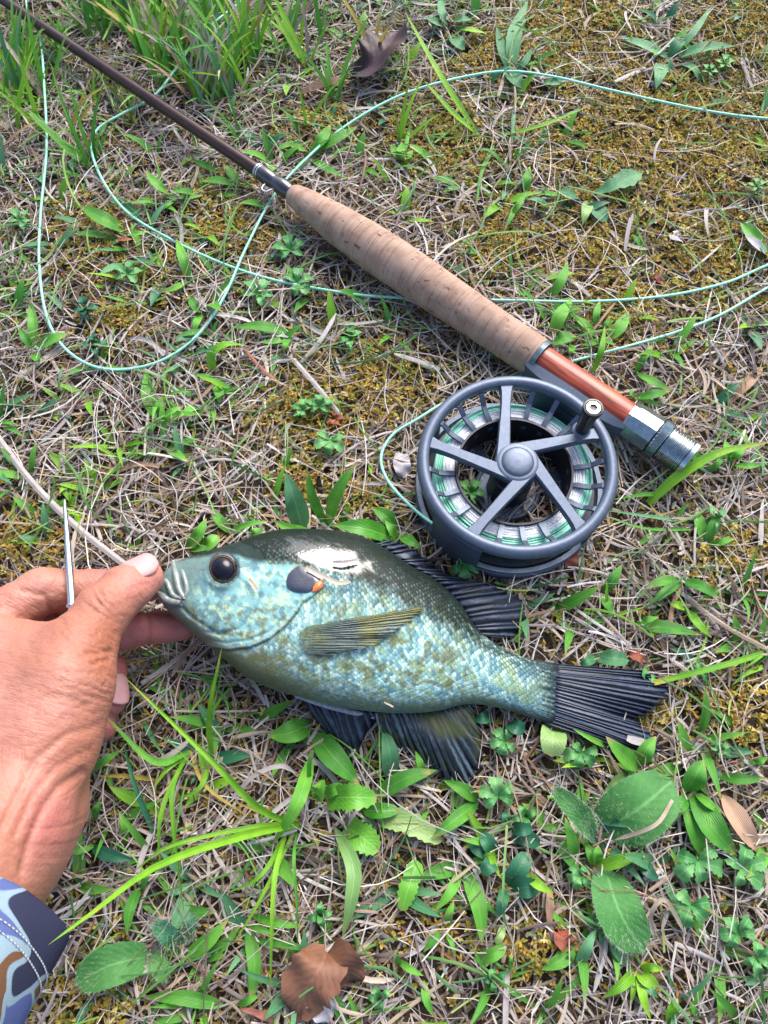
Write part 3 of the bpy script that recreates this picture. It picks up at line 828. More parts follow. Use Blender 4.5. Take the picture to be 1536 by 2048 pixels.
    on = th * sstep(110, 60, d_)
    wr = np.abs(vnoise(al * 70 + 2.2 * vnoise(px / 24, py / 24, 7), d_ / 90, 13) - .5) * 2
    wl = sstep(.20, 0.0, wr)
    amt = sstep(.12, .35, al) * sstep(.78, .60, al)
    disp -= 0.0006 * wl * amt * on * (0.35 + 0.65 * lower)
    # knuckle arcs at the thumb joint
    for k, (a0, dep) in enumerate([(.725, .0008), (.755, .0010), (.785, .0008)]):
        w_ = np.exp(-((al - a0 - 0.02 * (d_ / 50) ** 2) / .0075) ** 2)
        disp -= dep * w_ * on * sstep(50, 25, d_) * (1 - .6 * lower)
    disp += 0.0007 * np.exp(-((al - .77) / .06) ** 2) * on * sstep(55, 10, d_)
    # fold where the thumb meets the palm, and wrist creases
    for poly, dep, wd in [([(222, 1302), (190, 1306), (160, 1312)], .0006, 5), ([(222, 1318), (185, 1326)], .0005, 5), ([(195, 1450), (130, 1470), (70, 1520), (30, 1600), (0, 1660)], .0007, 8),
                          ([(165, 1545), (120, 1572), (85, 1620), (60, 1680), (45, 1740)], .0011, 9), ([(175, 1500), (110, 1535), (60, 1600), (30, 1670)], .0005, 7),
                          ([(40, 1180), (90, 1192), (99, 1222)], .0007, 6), ([(292, 1215), (298, 1250), (296, 1290)], .0006, 5)]:
        dd, aa, _ = poly_dist(px, py, poly)
        disp -= dep * np.exp(-(dd / wd) ** 2)
    disp += 0.0003 * (fbm(px / 14, py / 8, 21) - .5) * top * 2
    V = V + VN * disp[:, None]
    # pigment
    C = np.zeros((nV, 3)) + np.array([0.43, 0.19, 0.138])
    def mixc(a, b, f): return a + (np.asarray(b) - a) * np.clip(f, 0, 1)[:, None]
    n1 = fbm(px / 60, py / 60, 31); n2 = fbm(px / 12, py / 12, 33)
    C = mixc(C, (0.50, 0.245, 0.195), sstep(.4, .7, n1) * .7)
    C = mixc(C, (0.46, 0.18, 0.09), sstep(.5, .8, n2) * .25)
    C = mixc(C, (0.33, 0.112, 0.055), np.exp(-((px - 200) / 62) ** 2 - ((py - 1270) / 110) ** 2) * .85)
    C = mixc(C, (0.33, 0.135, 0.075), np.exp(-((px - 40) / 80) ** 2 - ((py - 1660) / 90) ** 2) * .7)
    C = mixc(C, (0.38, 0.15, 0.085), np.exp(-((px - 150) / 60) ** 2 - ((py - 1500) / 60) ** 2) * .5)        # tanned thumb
    pink = (0.47, 0.155, 0.145)
    C = mixc(C, pink, sstep(.046, .040, V[:, 2]) * .85)                          # finger pads
    C = mixc(C, pink, np.exp(-((px - 100) / 60) ** 2 - ((py - 1650) / 70) ** 2) * .7)   # heel of the palm
    C = mixc(C, (0.60, 0.23, 0.19), np.exp(-((px - 300) / 50) ** 2 - ((py - 1160) / 40) ** 2) * .6)
    C = mixc(C, (0.38, 0.15, 0.08), wl * amt * on * .4)
    C = C * np.array([0.86, 0.82, 0.80])
    m, nt, b, out = new_mat('skin')
    L = nt.links.new
    a = N(nt, 'Attribute', attribute_name='col'); L(a.outputs['Color'], b.inputs['Base Color'])
    b.inputs['Roughness'].default_value = 0.5; b.inputs['Specular IOR Level'].default_value = 0.4
    b.inputs['Subsurface Weight'].default_value = 0.25; b.inputs['Subsurface Radius'].default_value = (1.0, 0.35, 0.2); b.inputs['Subsurface Scale'].default_value = 0.003
    tc = N(nt, 'TexCoord')
    v_ = N(nt, 'TexVoronoi', i_Scale=750.0); L(tc.outputs['Object'], v_.inputs['Vector'])
    n_ = N(nt, 'TexNoise', i_Scale=300.0, i_Detail=5.0); L(tc.outputs['Object'], n_.inputs['Vector'])
    mm0 = N(nt, 'Math', operation='ADD'); L(v_.outputs['Distance'], mm0.inputs[0]); L(n_.outputs['Fac'], mm0.inputs[1])
    uvn = N(nt, 'UVMap'); mpn = N(nt, 'Mapping'); mpn.inputs['Scale'].default_value = (95.0, 9.0, 1.0); L(uvn.outputs[0], mpn.inputs[0])
    nw = N(nt, 'TexNoise', i_Scale=1.0, i_Detail=3.0, i_Distortion=0.6); L(mpn.outputs[0], nw.inputs['Vector'])
    wr_ = N(nt, 'MapRange', i_1=0.36, i_2=0.5, i_3=-1.6, i_4=0.0); L(nw.outputs['Fac'], wr_.inputs[0])
    mm = N(nt, 'Math', operation='ADD'); L(mm0.outputs[0], mm.inputs[0]); L(wr_.outputs[0], mm.inputs[1])
    bp = N(nt, 'Bump', i_Strength=0.27, i_Distance=0.0005); L(mm.outputs[0], bp.inputs['Height']); L(bp.outputs[0], b.inputs['Normal'])
    e = thing('person', W(60, 1500, 8), 'person reaching in with a bare hand to pinch the fish lip, camouflage sleeve', 'person')
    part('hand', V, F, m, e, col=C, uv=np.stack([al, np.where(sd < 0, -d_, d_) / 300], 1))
    # nails
    nail_m = noise_mat('nail', (0.50, 0.255, 0.25), (0.57, 0.32, 0.315), 160, 0.38)
    def nail(a, b, r, facing, t0, t1, half, nm):
        pa, pb = W(*a), W(*b); d = nrm(pb - pa); L_ = np.linalg.norm(pb - pa)
        up = np.array(facing, float); up = nrm(up - d * (up @ d)); s_ = np.cross(d, up)
        tv = np.linspace(0, 1, 14); av = np.linspace(-1, 1, 15)
        Vv = []
        for t in tv:
            hw = half * (math.sin(math.pi * (0.18 + 0.60 * t)) ** 0.5)
            for q in av:
                ang = q * hw
                tt_ = t0 + (t1 - t0) * (t - 0.10 * q * q * (t > .5) * (t - .5) * 2 + 0.12 * q * q * (1 - t))
                p = pa + d * tt_
                rr = r * (1 + 0.02 - 0.22 * max(0, t - .45) ** 1.6)
                Vv.append(p + rr * (math.cos(ang) * up + math.sin(ang) * s_))
        o = part(nm, np.array(Vv), grid_faces(14, 15), nail_m, e)
        sm = o.modifiers.new('thickness', 'SOLIDIFY'); sm.thickness = 0.0006
    nail((250, 1180, 51), (287, 1156, 45), 0.0088, (-0.12, 0.70, 0.68), -0.0012, 0.0160, 1.12, 'thumbnail')
    nail((216, 1340, 14), (222, 1402, 14), 0.0072, (0.75, -0.1, 0.5), 0.004, 0.017, 0.8, 'fingernail')
    # sleeve: loose cuff
    m, nt, b, out = new_mat('camouflage_cloth')
    L = nt.links.new
    tc = N(nt, 'TexCoord')
    cur = None
    for k, (cc, sc_, lo_, off) in enumerate([((0.20, 0.145, 0.145), 60, .505, 3.1), ((0.12, 0.062, 0.033), 58, .545, 7.7), ((0.075, 0.10, 0.24), 66, .565, 1.3), ((0.024, 0.027, 0.055), 56, .505, 5.2)]):
        mp = N(nt, 'Mapping'); mp.inputs['Location'].default_value = (off, off * 1.7, off * .6); L(tc.outputs['Object'], mp.inputs[0])
        nz = N(nt, 'TexNoise', i_Scale=float(sc_), i_Detail=0.6, i_Distortion=0.25); L(mp.outputs[0], nz.inputs['Vector'])
        ed = N(nt, 'MapRange', i_1=lo_, i_2=lo_ + .012); L(nz.outputs['Fac'], ed.inputs[0])
        # a pale outline is left round every blob
        ou = N(nt, 'MapRange', i_1=lo_ - .05, i_2=lo_ - .040); L(nz.outputs['Fac'], ou.inputs[0])
        m0 = N(nt, 'Mix', data_type='RGBA'); m0.inputs[7].default_value = (0.20, 0.285, 0.34, 1); L(ou.outputs[0], m0.inputs[0])
        if cur is None: m0.inputs[6].default_value = (0.20, 0.285, 0.34, 1)
        else: L(cur, m0.inputs[6])
        mx = N(nt, 'Mix', data_type='RGBA'); mx.inputs[7].default_value = (*cc, 1); L(ed.outputs[0], mx.inputs[0]); L(m0.outputs[2], mx.inputs[6])
        cur = mx.outputs[2]
    L(mx.outputs[2], b.inputs['Base Color']); b.inputs['Roughness'].default_value = 0.9; b.inputs['Specular IOR Level'].default_value = 0.15
    wv = N(nt, 'TexNoise', i_Scale=1800.0, i_Detail=2.0); L(tc.outputs['Object'], wv.inputs['Vector'])
    bp = N(nt, 'Bump', i_Strength=0.4, i_Distance=0.0004); L(wv.outputs['Fac'], bp.inputs['Height']); L(bp.outputs[0], b.inputs['Normal'])
    # axis of the forearm
    A0, A1 = W(-62, 1838, 84), W(-305, 2135, 112)
    d = nrm(A1 - A0); s_ = nrm(np.cross(d, [0, 0, 1.0])); n_ = np.cross(s_, d)
    nl, na = 40, 72
    tv = np.linspace(0, np.linalg.norm(A1 - A0), nl); av = np.linspace(0, 2 * math.pi, na, endpoint=False)
    rows = []
    for i, t in enumerate(tv):
        fold = 1 + 0.035 * np.sin(3 * av + t * 60) + 0.02 * np.sin(7 * av - t * 110) * math.exp(-t / .03)
        r = (0.0315 + 0.009 * t / 0.08) * fold
        skew = 0.004 * np.cos(av)
        rows.append(A0 + d * (t + skew * math.exp(-t / .02))[:, None] + r[:, None] * (np.cos(av)[:, None] * s_ * 0.98 + np.sin(av)[:, None] * n_ * .82))
    o = part('sleeve', np.array(rows).reshape(-1, 3), grid_faces(nl, na, wrap_v=True), m, e)
    sm = o.modifiers.new('thickness', 'SOLIDIFY'); sm.thickness = 0.0014; sm.offset = -1
    stitch = noise_mat('stitching', (0.30, 0.33, 0.36), (0.42, 0.45, 0.48), 900, 0.9)
    for tr in (0.010, 0.0125):
        i = np.interp(tr, tv, np.arange(nl)); lo_, f_ = int(i), i - int(i)
        ringp = rows[lo_] * (1 - f_) + rows[lo_ + 1] * f_
        ringp = np.vstack([ringp, ringp[:1]])
        vs = []
        for k in range(0, 144):
            a_, b2 = k / 2, k / 2 + 0.33
            f1 = lambda q: ringp[int(q) % 72] * (1 - q % 1) + ringp[(int(q) + 1) % 73] * (q % 1)
            p0, p1 = f1(a_), f1(min(b2, 71.99))
            c_ = A0 + d * tr
            vs.append(tube([p0 + nrm(p0 - c_) * 0.0002, p1 + nrm(p1 - c_) * 0.0002], 0.00028, 4))
        part('stitching', *merge(*vs), stitch, o)
    # slim metal tool between thumb and finger
    steel = noise_mat('bright_steel', (0.55, 0.57, 0.60), (0.68, 0.70, 0.72), 300, 0.22, metal=1.0)
    P0, P1 = W(146, 1240, 50), W(129, 1000, 44)
    t = thing('hook_remover', P0, 'slim tapered silver metal rod sticking up between index finger and thumb', 'tool')
    ax = P1 - P0; Ln = np.linalg.norm(ax)
    part('shaft', *lathe_axis(P0, ax, [(0, .0014), (Ln * .1, .0018), (Ln * .6, .0013), (Ln * .985, .0007), (Ln, .0002)], 16), steel, t)
    part('collar', *lathe_axis(P0 + ax * .09, ax, [(0, .0018), (.0004, .0025), (.0014, .0025), (.0018, .0018)], 20), steel, t)
build_hand()
# ------------------------------------------------------------------ fly rod
RA, RB = U(12, 4, 0.0165), U(1365, 911, 0.0165)
RD = nrm(RB - RA); RL = float(np.linalg.norm(RB - RA))
RS = nrm(np.cross([0, 0, 1.0], RD))
def rod_t(px, py):
    """distance along the rod axis that shows at a pixel"""
    p = U(px, py, 0.0165)
    return float((p - RA) @ RD)
if (U(1000, 950, .0165) - RA) @ RS < 0: RS = -RS        # RS points to the reel's side

def build_rod():
    e = thing('fly_rod', RA + RD * rod_t(820, 545) - np.array([0, 0, .0165]), 'brown fly rod with a cork grip and red wooden reel seat lying on grass', 'fishing rod')
    t_g0, t_g1 = rod_t(584, 386), rod_t(1072, 715)
    t_n0 = rod_t(1255, 837)
    # blank
    m, nt, b, out = new_mat('brown_graphite')
    b.inputs['Base Color'].default_value = (0.032, 0.011, 0.009, 1); b.inputs['Roughness'].default_value = 0.32
    b.inputs['Coat Weight'].default_value = 0.3; b.inputs['Coat Roughness'].default_value = 0.15; b.inputs['Specular IOR Level'].default_value = 0.3
    nz = N(nt, 'TexNoise', i_Scale=600.0, i_Detail=3.0); tc = N(nt, 'TexCoord'); nt.links.new(tc.outputs['Object'], nz.inputs['Vector'])
    r = ramp(nt, [(0.3, (0.022, 0.008, 0.007)), (0.7, (0.05, 0.018, 0.013))]); nt.links.new(nz.outputs['Fac'], r.inputs[0]); nt.links.new(r.outputs[0], b.inputs['Base Color'])
    t_w = rod_t(514, 339)
    part('blank', *lathe_axis(RA, RD, [(-0.35, .0025), (0, .0031), (t_w, .0037), (t_g0 + .004, .0038)], 24), m, e)
    # black thread wrap and rings
    wrap = noise_mat('black_thread_wrap', (0.010, 0.010, 0.016), (0.02, 0.02, 0.03), 900, 0.3, coat=0.9)
    prof = []
    L = t_g0 - t_w
    for k in range(40):
        u = k / 39
        prof.append((t_w + u * L * .98, .0040 + .0007 * math.sin(math.pi * min(1, u * 1.9)) * (u < .53) + (.0009 * math.sin(math.pi * (u - .53) / .47) if u > .53 else 0) + .00004 * math.sin(k * 2.6)))
    part('thread_wrap', *lathe_axis(RA, RD, prof, 28), wrap, e)
    silver = noise_mat('silver_trim', (0.45, 0.48, 0.52), (0.6, 0.62, 0.65), 500, 0.3, metal=0.9)
    for k in (0.03, 0.09):
        part('trim_ring', *lathe_axis(RA, RD, [(t_w + L * k, .0036), (t_w + L * k + .0002, .0045), (t_w + L * k + .0010, .0045), (t_w + L * k + .0012, .0036)], 28), silver, e)
    # hook keeper: small wire loop under the wrap
    c = RA + RD * (t_w + L * .40)
    pts = [c + RS * .0038, c + RS * .0068 + RD * .0004, c + RS * .0088 + RD * .002, c + RS * .0085 + RD * .0045, c + RS * .0062 + RD * .0055, c + RS * .0038 + RD * .0065]
    part('hook_keeper', *tube(catmull(pts, 24), .00055, 8), silver, e)
    # cork grip
    m, nt, b, out = new_mat('cork')
    Lk = nt.links.new
    uv = N(nt, 'UVMap'); mp = N(nt, 'Mapping'); mp.inputs['Scale'].default_value = (2.5, 190.0, 1); Lk(uv.outputs[0], mp.inputs[0])
    n1 = N(nt, 'TexNoise', i_Scale=1.0, i_Detail=5.0); Lk(mp.outputs[0], n1.inputs['Vector'])        # rings round the grip
    tc = N(nt, 'TexCoord')
    n2 = N(nt, 'TexNoise', i_Scale=130.0, i_Detail=5.0); Lk(tc.outputs['Object'], n2.inputs['Vector'])
    mp2 = N(nt, 'Mapping'); mp2.inputs['Scale'].default_value = (16.0, 22.0, 1); Lk(uv.outputs[0], mp2.inputs[0])
    n3 = N(nt, 'TexNoise', i_Scale=1.0, i_Detail=6.0, i_Roughness=0.65); Lk(mp2.outputs[0], n3.inputs['Vector'])
    r1 = ramp(nt, [(0.25, (0.26, 0.165, 0.115)), (0.5, (0.35, 0.235, 0.175)), (0.75, (0.41, 0.29, 0.225))]); Lk(n2.outputs['Fac'], r1.inputs[0])
    r2 = ramp(nt, [(0.36, (0.74, 0.71, 0.69)), (0.45, (1, 1, 1)), (1, (1.06, 1.06, 1.06))]); Lk(n1.outputs['Fac'], r2.inputs[0])
    r3 = ramp(nt, [(0.345, (0.30, 0.22, 0.18)), (0.39, (1, 1, 1)), (1, (1, 1, 1))]); Lk(n3.outputs['Fac'], r3.inputs[0])
    ma = N(nt, 'Mix', data_type='RGBA', blend_type='MULTIPLY', i_0=1.0); Lk(r1.outputs[0], ma.inputs[6]); Lk(r2.outputs[0], ma.inputs[7])
    mb = N(nt, 'Mix', data_type='RGBA', blend_type='MULTIPLY', i_0=0.85); Lk(ma.outputs[2], mb.inputs[6]); Lk(r3.outputs[0], mb.inputs[7])
    Lk(mb.outputs[2], b.inputs['Base Color']); b.inputs['Roughness'].default_value = 0.8; b.inputs['Specular IOR Level'].default_value = 0.25
    ad = N(nt, 'Math', operation='ADD'); Lk(r2.outputs[0], ad.inputs[0]); Lk(r3.outputs[0], ad.inputs[1])
    bp = N(nt, 'Bump', i_Strength=0.6, i_Distance=0.0006); Lk(ad.outputs[0], bp.inputs['Height']); Lk(bp.outputs[0], b.inputs['Normal'])
    G = t_g1 - t_g0
    us = np.array([0, .004, .012, .03, .08, .2, .32, .45, .55, .65, .75, .85, .95, .985, 1.0]); rs = np.array([4.6, 5.6, 6.3, 6.9, 8.2, 10.6, 12.0, 12.4, 12.1, 11.5, 11.0, 10.7, 10.7, 10.6, 10.2]) / 1000
    uu = np.linspace(0, 1, 240) ** 1.15
    rr = np.interp(uu, us, rs)
    k = np.ones(9) / 9; rr[12:-12] = np.convolve(rr, k, 'same')[12:-12]
    ns = 72
    a = np.linspace(0, 2 * math.pi, ns + 1)
    Sx = nrm(np.cross(RD, [0, 0, 1.0])); Nx = np.cross(Sx, RD)
    ringn = vnoise(uu * 90, uu * 0, 15)
    groove = -0.00022 * sstep(.35, .1, ringn)
    R2 = rr[:, None] + groove[:, None] * (0.4 + 0.6 * vnoise(uu[:, None] * 60, a[None] * 1.5, 77)) + 0.00025 * (fbm(uu[:, None] * 14, np.cos(a)[None] * 2 + 3, 78) - .5)
    pit = vnoise(uu[:, None] * 55, np.minimum(a, 2 * math.pi - a)[None] * 4.2, 79)
    R2 = R2 - 0.0006 * sstep(.90, .98, pit)
    R2[:, -1] = R2[:, 0]
    V = RA + RD * (t_g0 + uu * G)[:, None, None] + R2[..., None] * (np.cos(a)[None, :, None] * Sx + np.sin(a)[None, :, None] * Nx)
    uvs = np.stack(np.broadcast_arrays(a[None] / (2 * math.pi), uu[:, None]), -1).reshape(-1, 2)
    F = grid_faces(240, ns + 1).tolist()
    F.append(list(range(ns))[::-1]); F.append(list(range(239 * (ns + 1), 239 * (ns + 1) + ns)))
    part('cork_grip', V.reshape(-1, 3), F, m, e, uv=uvs)
    # seat: check ring, red wood, hood, knurled ring, threaded barrel
    pr = []
    for k in range(5):
        t0 = t_g1 + .0002 + k * .00055
        pr += [(t0, .0098), (t0 + .00015, .0104), (t0 + .0004, .0104), (t0 + .0005, .0098)]
    part('check_ring', *lathe_axis(RA, RD, pr, 48), noise_mat('dull_silver', (0.18, 0.25, 0.27), (0.3, 0.38, 0.40), 500, 0.35, metal=0.8), e)
    m, nt, b, out = new_mat('red_wood')
    Lk = nt.links.new
    uv = N(nt, 'UVMap'); mp = N(nt, 'Mapping'); mp.inputs['Scale'].default_value = (34, 2.2, 1); Lk(uv.outputs[0], mp.inputs[0])
    n1 = N(nt, 'TexNoise', i_Scale=1.0, i_Detail=5.0); Lk(mp.outputs[0], n1.inputs['Vector'])
    r1 = ramp(nt, [(0.40, (0.15, 0.022, 0.012)), (0.5, (0.33, 0.050, 0.022)), (0.62, (0.42, 0.085, 0.028))]); Lk(n1.outputs['Fac'], r1.inputs[0]); Lk(r1.outputs[0], b.inputs['Base Color'])
    b.inputs['Roughness'].default_value = 0.45; b.inputs['Coat Weight'].default_value = 0.25; b.inputs['Coat Roughness'].default_value = 0.25
    uu = np.linspace(0, 1, 12); a = np.linspace(0, 2 * math.pi, 49)
    V = RA + RD * (t_g1 + .0028 + uu * (t_n0 - t_g1 - .0028))[:, None, None] + 0.0080 * (np.cos(a)[None, :, None] * Sx + np.sin(a)[None, :, None] * Nx) * np.ones((12, 1, 1))
    part('wood_insert', V.reshape(-1, 3), grid_faces(12, 49), m, e, uv=np.stack(np.broadcast_arrays(a[None] / (2 * math.pi), uu[:, None]), -1).reshape(-1, 2))
    metal = noise_mat('seat_metal', (0.34, 0.40, 0.42), (0.46, 0.52, 0.54), 400, 0.24, metal=1.0)
    t2 = rod_t(1308, 873); t3 = rod_t(1326, 886); t4 = rod_t(1369, 914)
    part('hood', *lathe_axis(RA, RD, [(t_n0 - .0005, .0078), (t_n0 - .0002, .0090), (t_n0 + .0012, .0092), (t_n0 + .0013, .0088), (t_n0 + .0019, .0088), (t_n0 + .002, .0094), (t_n0 + .0029, .0094), (t_n0 + .003, .0098), (t2 - .0004, .0102), (t2, .0097), (t2 + .0004, .0080)], 10), metal, e, smooth=True, auto=25)
    kn = []
    n = 64
    V = []
    for i, t in enumerate(np.linspace(t2 + .0003, t3, 12)):
        for j in range(n):
            r = .0103 + .0002 * (((i + j) % 2) * 2 - 1) if 0 < i < 11 else .0095
            an = 2 * math.pi * j / n
            V.append(RA + RD * t + r * (math.cos(an) * Sx + math.sin(an) * Nx))
    F = grid_faces(12, n, wrap_v=True).tolist(); F.append(list(range(n))[::-1]); F.append(list(range(11 * n, 12 * n)))
    part('knurled_ring', np.array(V), F, metal, e, smooth=False)
    pr = [(t3, .0085)]; nth = 8
    for k in range(nth):
        t0 = t3 + (t4 - t3) * k / nth; dt = (t4 - t3) / nth
        pr += [(t0 + dt * .1, .0088), (t0 + dt * .4, .0096), (t0 + dt * .6, .0096), (t0 + dt * .9, .0088)]
    pr += [(t4 + .0004, .0096), (t4 + .0026, .0096), (t4 + .003, .0090), (t4 + .0031, .006), (t4 + .0025, .001)]
    part('threaded_barrel', *lathe_axis(RA, RD, pr, 40), metal, e, auto=50)
build_rod()

# ------------------------------------------------------------------ fly reel
RC = U(1036, 922, 0.037)
ZF = 0.037
def build_reel():
    slate = noise_mat('slate_anodised', (0.088, 0.113, 0.16), (0.108, 0.134, 0.185), 500, 0.45, metal=0.5, bump=0.05, bscale=6000)
    dark = noise_mat('dark_anodised', (0.02, 0.023, 0.032), (0.03, 0.034, 0.045), 500, 0.42, metal=0.5)
    base = np.array([RC[0], RC[1], 0.003])
    e = thing('fly_reel', base, 'slate grey open-spoked fly reel mounted on the red wooden seat', 'fishing reel')
    C0 = np.array([RC[0], RC[1], 0.0])
    def P(r, ang, z): return C0 + np.array([r * math.cos(ang), r * math.sin(ang), z])
    def ring(prof, n=128, a0=0, a1=2 * math.pi):
        full = abs(a1 - a0 - 2 * math.pi) < 1e-6
        av = np.linspace(a0, a1, n, endpoint=not full)
        pr = np.asarray(prof, float)
        V = np.stack([pr[None, :, 0] * np.cos(av)[:, None], pr[None, :, 0] * np.sin(av)[:, None], np.broadcast_to(pr[None, :, 1], (n, len(pr)))], -1) + C0
        F = grid_faces(n, len(pr), wrap_v=True, wrap_u=full).tolist()
        if not full:
            k = len(pr); F.append(list(range(k))); F.append(list(range((n - 1) * k, n * k))[::-1])
        return V.reshape(-1, 3), [f[::-1] for f in F]
    mm = 0.001
    def rr(pts): return [(a * mm, b * mm) for a, b in pts]
    # spool rim (rounded)
    part('spool_rim', *ring(rr([(41.2, 31.5), (40.4, 33), (40.4, 36.2), (41.0, 37.2), (42.5, 37.8), (44.2, 37.6), (45.3, 36.6), (45.9, 35.2), (45.9, 33.6), (45.4, 32.2), (44.6, 31.5)])), slate, e, auto=60)
    # frame: back ring with groove, walls
    part('frame', *merge(ring(rr([(39.5, 3), (39.5, 6.5), (42, 7.6), (44.0, 7.6), (44.0, 6.9), (44.6, 6.9), (44.6, 7.6), (45.4, 7.2), (45.8, 6), (45.8, 4), (45.0, 2.6), (41, 2.4)])),
                         ring(rr([(43.0, 9.5), (43.0, 11.2), (45.2, 11.4), (45.6, 10.6), (45.2, 9.6)]))), slate, e, auto=50)
    for a0, a1 in ((212, 247), (38, 74), (318, 325), (140, 147)):
        part('frame_wall', *ring(rr([(43.2, 7), (43.2, 31), (44.4, 31.2), (45.1, 30.6), (45.5, 26), (45.5, 7)]), 24, math.radians(a0), math.radians(a1)), slate, e, auto=40)
    # back plate: hub disc with arms
    part('back_plate', *ring(rr([(9, 3), (9, 6), (10, 6.4), (10.4, 5.6), (14.0, 5.6), (14.6, 6.4), (16, 6), (16.5, 5), (16.5, 3)]), 64), slate, e, auto=40)
    def slab(poly2, z0, z1, bev=0.0005):
        n = len(poly2); pc = np.mean(poly2, 0)
        q = np.array(poly2); sh = pc + (q - pc) * (1 - bev / np.linalg.norm(q - pc, axis=1)[:, None])
        V = np.vstack([np.c_[q, np.full(n, z0)], np.c_[q, np.full(n, z1 - bev)], np.c_[sh, np.full(n, z1)]]) + C0
        F = [list(range(n))[::-1], list(range(2 * n, 3 * n))]
        for lv in (0, 1):
            F += [[lv * n + i, lv * n + (i + 1) % n, (lv + 1) * n + (i + 1) % n, (lv + 1) * n + i] for i in range(n)]
        return V, F
    for adeg in (250, 10, 130):
        a = math.radians(adeg)
        d = np.array([math.cos(a), math.sin(a)]); s = np.array([-d[1], d[0]])
        part('back_arm', *slab([d * .0155 - s * .0045, d * .041 - s * .007, d * .041 + s * .007, d * .0155 + s * .0045], .0034, .0056), slate, e, smooth=False)
    part('drag_hub', *ring(rr([(0.1, 5), (0.1, 29), (8.5, 29), (9.2, 28), (9.2, 24), (10.2, 23.5), (10.2, 6), (9.6, 5)]), 48), dark, e, auto=40)
    # arbor
    part('arbor', *ring(rr([(26.2, 9.5), (26.2, 26), (26.6, 27.4), (27.6, 27.4), (27.6, 9.5)]), 96), dark, e, auto=40)
    part('rear_flange', *ring(rr([(27, 9.0), (27, 10.2), (41.5, 10.2), (42.2, 9.6), (42.2, 9.0)]), 96), dark, e, auto=40)
    # wound backing and line: turn upon turn
    white = noise_mat('white_backing', (0.60, 0.62, 0.66), (0.78, 0.80, 0.83), 900, 0.6)
    mint = noise_mat('mint_line', (0.22, 0.60, 0.45), (0.32, 0.70, 0.55), 700, 0.4, spec=0.5)
    def coil(r0, r1, n, zfun, tr, seed):
        out = []
        av = np.linspace(0, 2 * math.pi, 97)[:-1]
        for k in range(n):
            r = r0 + (r1 - r0) * k / max(1, n - 1)
            jit = 0.00022 * (vnoise(np.cos(av) * 2.5 + 7 * k, np.sin(av) * 2.5 + seed, 5) - .5) * 2
            jz = 0.0006 * (vnoise(np.cos(av) * 1.7 + 3 * k, np.sin(av) * 1.7 + seed + 9, 6) - .5) * 2
            path = np.stack([(r + jit) * np.cos(av), (r + jit) * np.sin(av), zfun(r) + jz], -1) + C0
            th = np.linspace(0, 2 * math.pi, 6, endpoint=False)
            rad = np.stack([np.cos(av), np.sin(av), 0 * av], -1)
            V = path[:, None] + tr * (np.cos(th)[None, :, None] * rad[:, None] + np.sin(th)[None, :, None] * np.array([0, 0, 1.0]))
            out.append((V.reshape(-1, 3), grid_faces(96, 6, wrap_v=True, wrap_u=True)))
        return merge(*out)
    part('backing', *coil(.0281, .0328, 11, lambda r: .0255 - (r - .028) * .10, .00030, 1), white, e)
    part('backing_core', *ring(rr([(27.8, 10.4), (27.8, 25.3), (32.9, 24.8), (32.9, 10.4)]), 96), white, e, auto=40)
    part('wound_line', *coil(.0332, .0362, 4, lambda r: .0248 - (r - .033) * .5, .00056, 2), mint, e)
    wl = []
    for k in range(14):
        zz = .0110 + k * .00100
        wl.append(coil(.0364 + .0003 * ((k * 7) % 3), .0364, 1, lambda r, zz=zz: zz, .00058, 20 + k))
    part('wound_line', *merge(*wl), mint, e)
    # hub and spokes
    part('hub', *ring(rr([(0.1, 30.5), (0.1, 36.4), (8.2, 36.4), (9.4, 36.2), (10.2, 35.4), (10.4, 34), (9.8, 31)]), 64), slate, e, auto=50)
    part('hub_cap', *ring(rr([(0.1, 36), (0.1, 37.9), (3.5, 37.8), (6.0, 37.5), (7.2, 37.0), (7.5, 36.3)]), 64), slate, e, auto=60)
    def spoke(a):
        pts_r = [(a - math.radians(2.6), .0415), (a + math.radians(2.6), .0415)]
        h0, h1 = a + math.radians(12), a + math.radians(84)
        rim0 = np.array([math.cos(pts_r[0][0]), math.sin(pts_r[0][0])]) * .0415
        rim1 = np.array([math.cos(pts_r[1][0]), math.sin(pts_r[1][0])]) * .0415
        hub0 = np.array([math.cos(h0), math.sin(h0)]) * .0096
        hub1 = np.array([math.cos(h1), math.sin(h1)]) * .0100
        n = 10
        E0 = []; E1 = []
        for k in range(n):
            t = k / (n - 1)
            w = 0.0022 * (1 - t) ** 6
            a0 = hub0 * (1 - t) + rim0 * t; a1 = hub1 * (1 - t) + rim1 * t
            fl = 0.0018 * t ** 8
            dn = nrm(a0 - a1)
            E0.append(a0 + dn * fl); E1.append(a1 - dn * fl)
        V = []
        for A_, B_ in zip(E0, E1):
            mid = (A_ + B_) / 2
            for q, z in ((A_, .0322), (A_, .0352), (A_ * .82 + mid * .18, .0361), (B_ * .82 + mid * .18, .0361), (B_, .0352), (B_, .0322)):
                V.append(C0 + np.array([q[0], q[1], z]))
        F = grid_faces(n, 6, wrap_v=True).tolist(); F.append(list(range(6))[::-1]); F.append(list(range((n - 1) * 6, n * 6)))
        return np.array(V), F
    A0 = 93
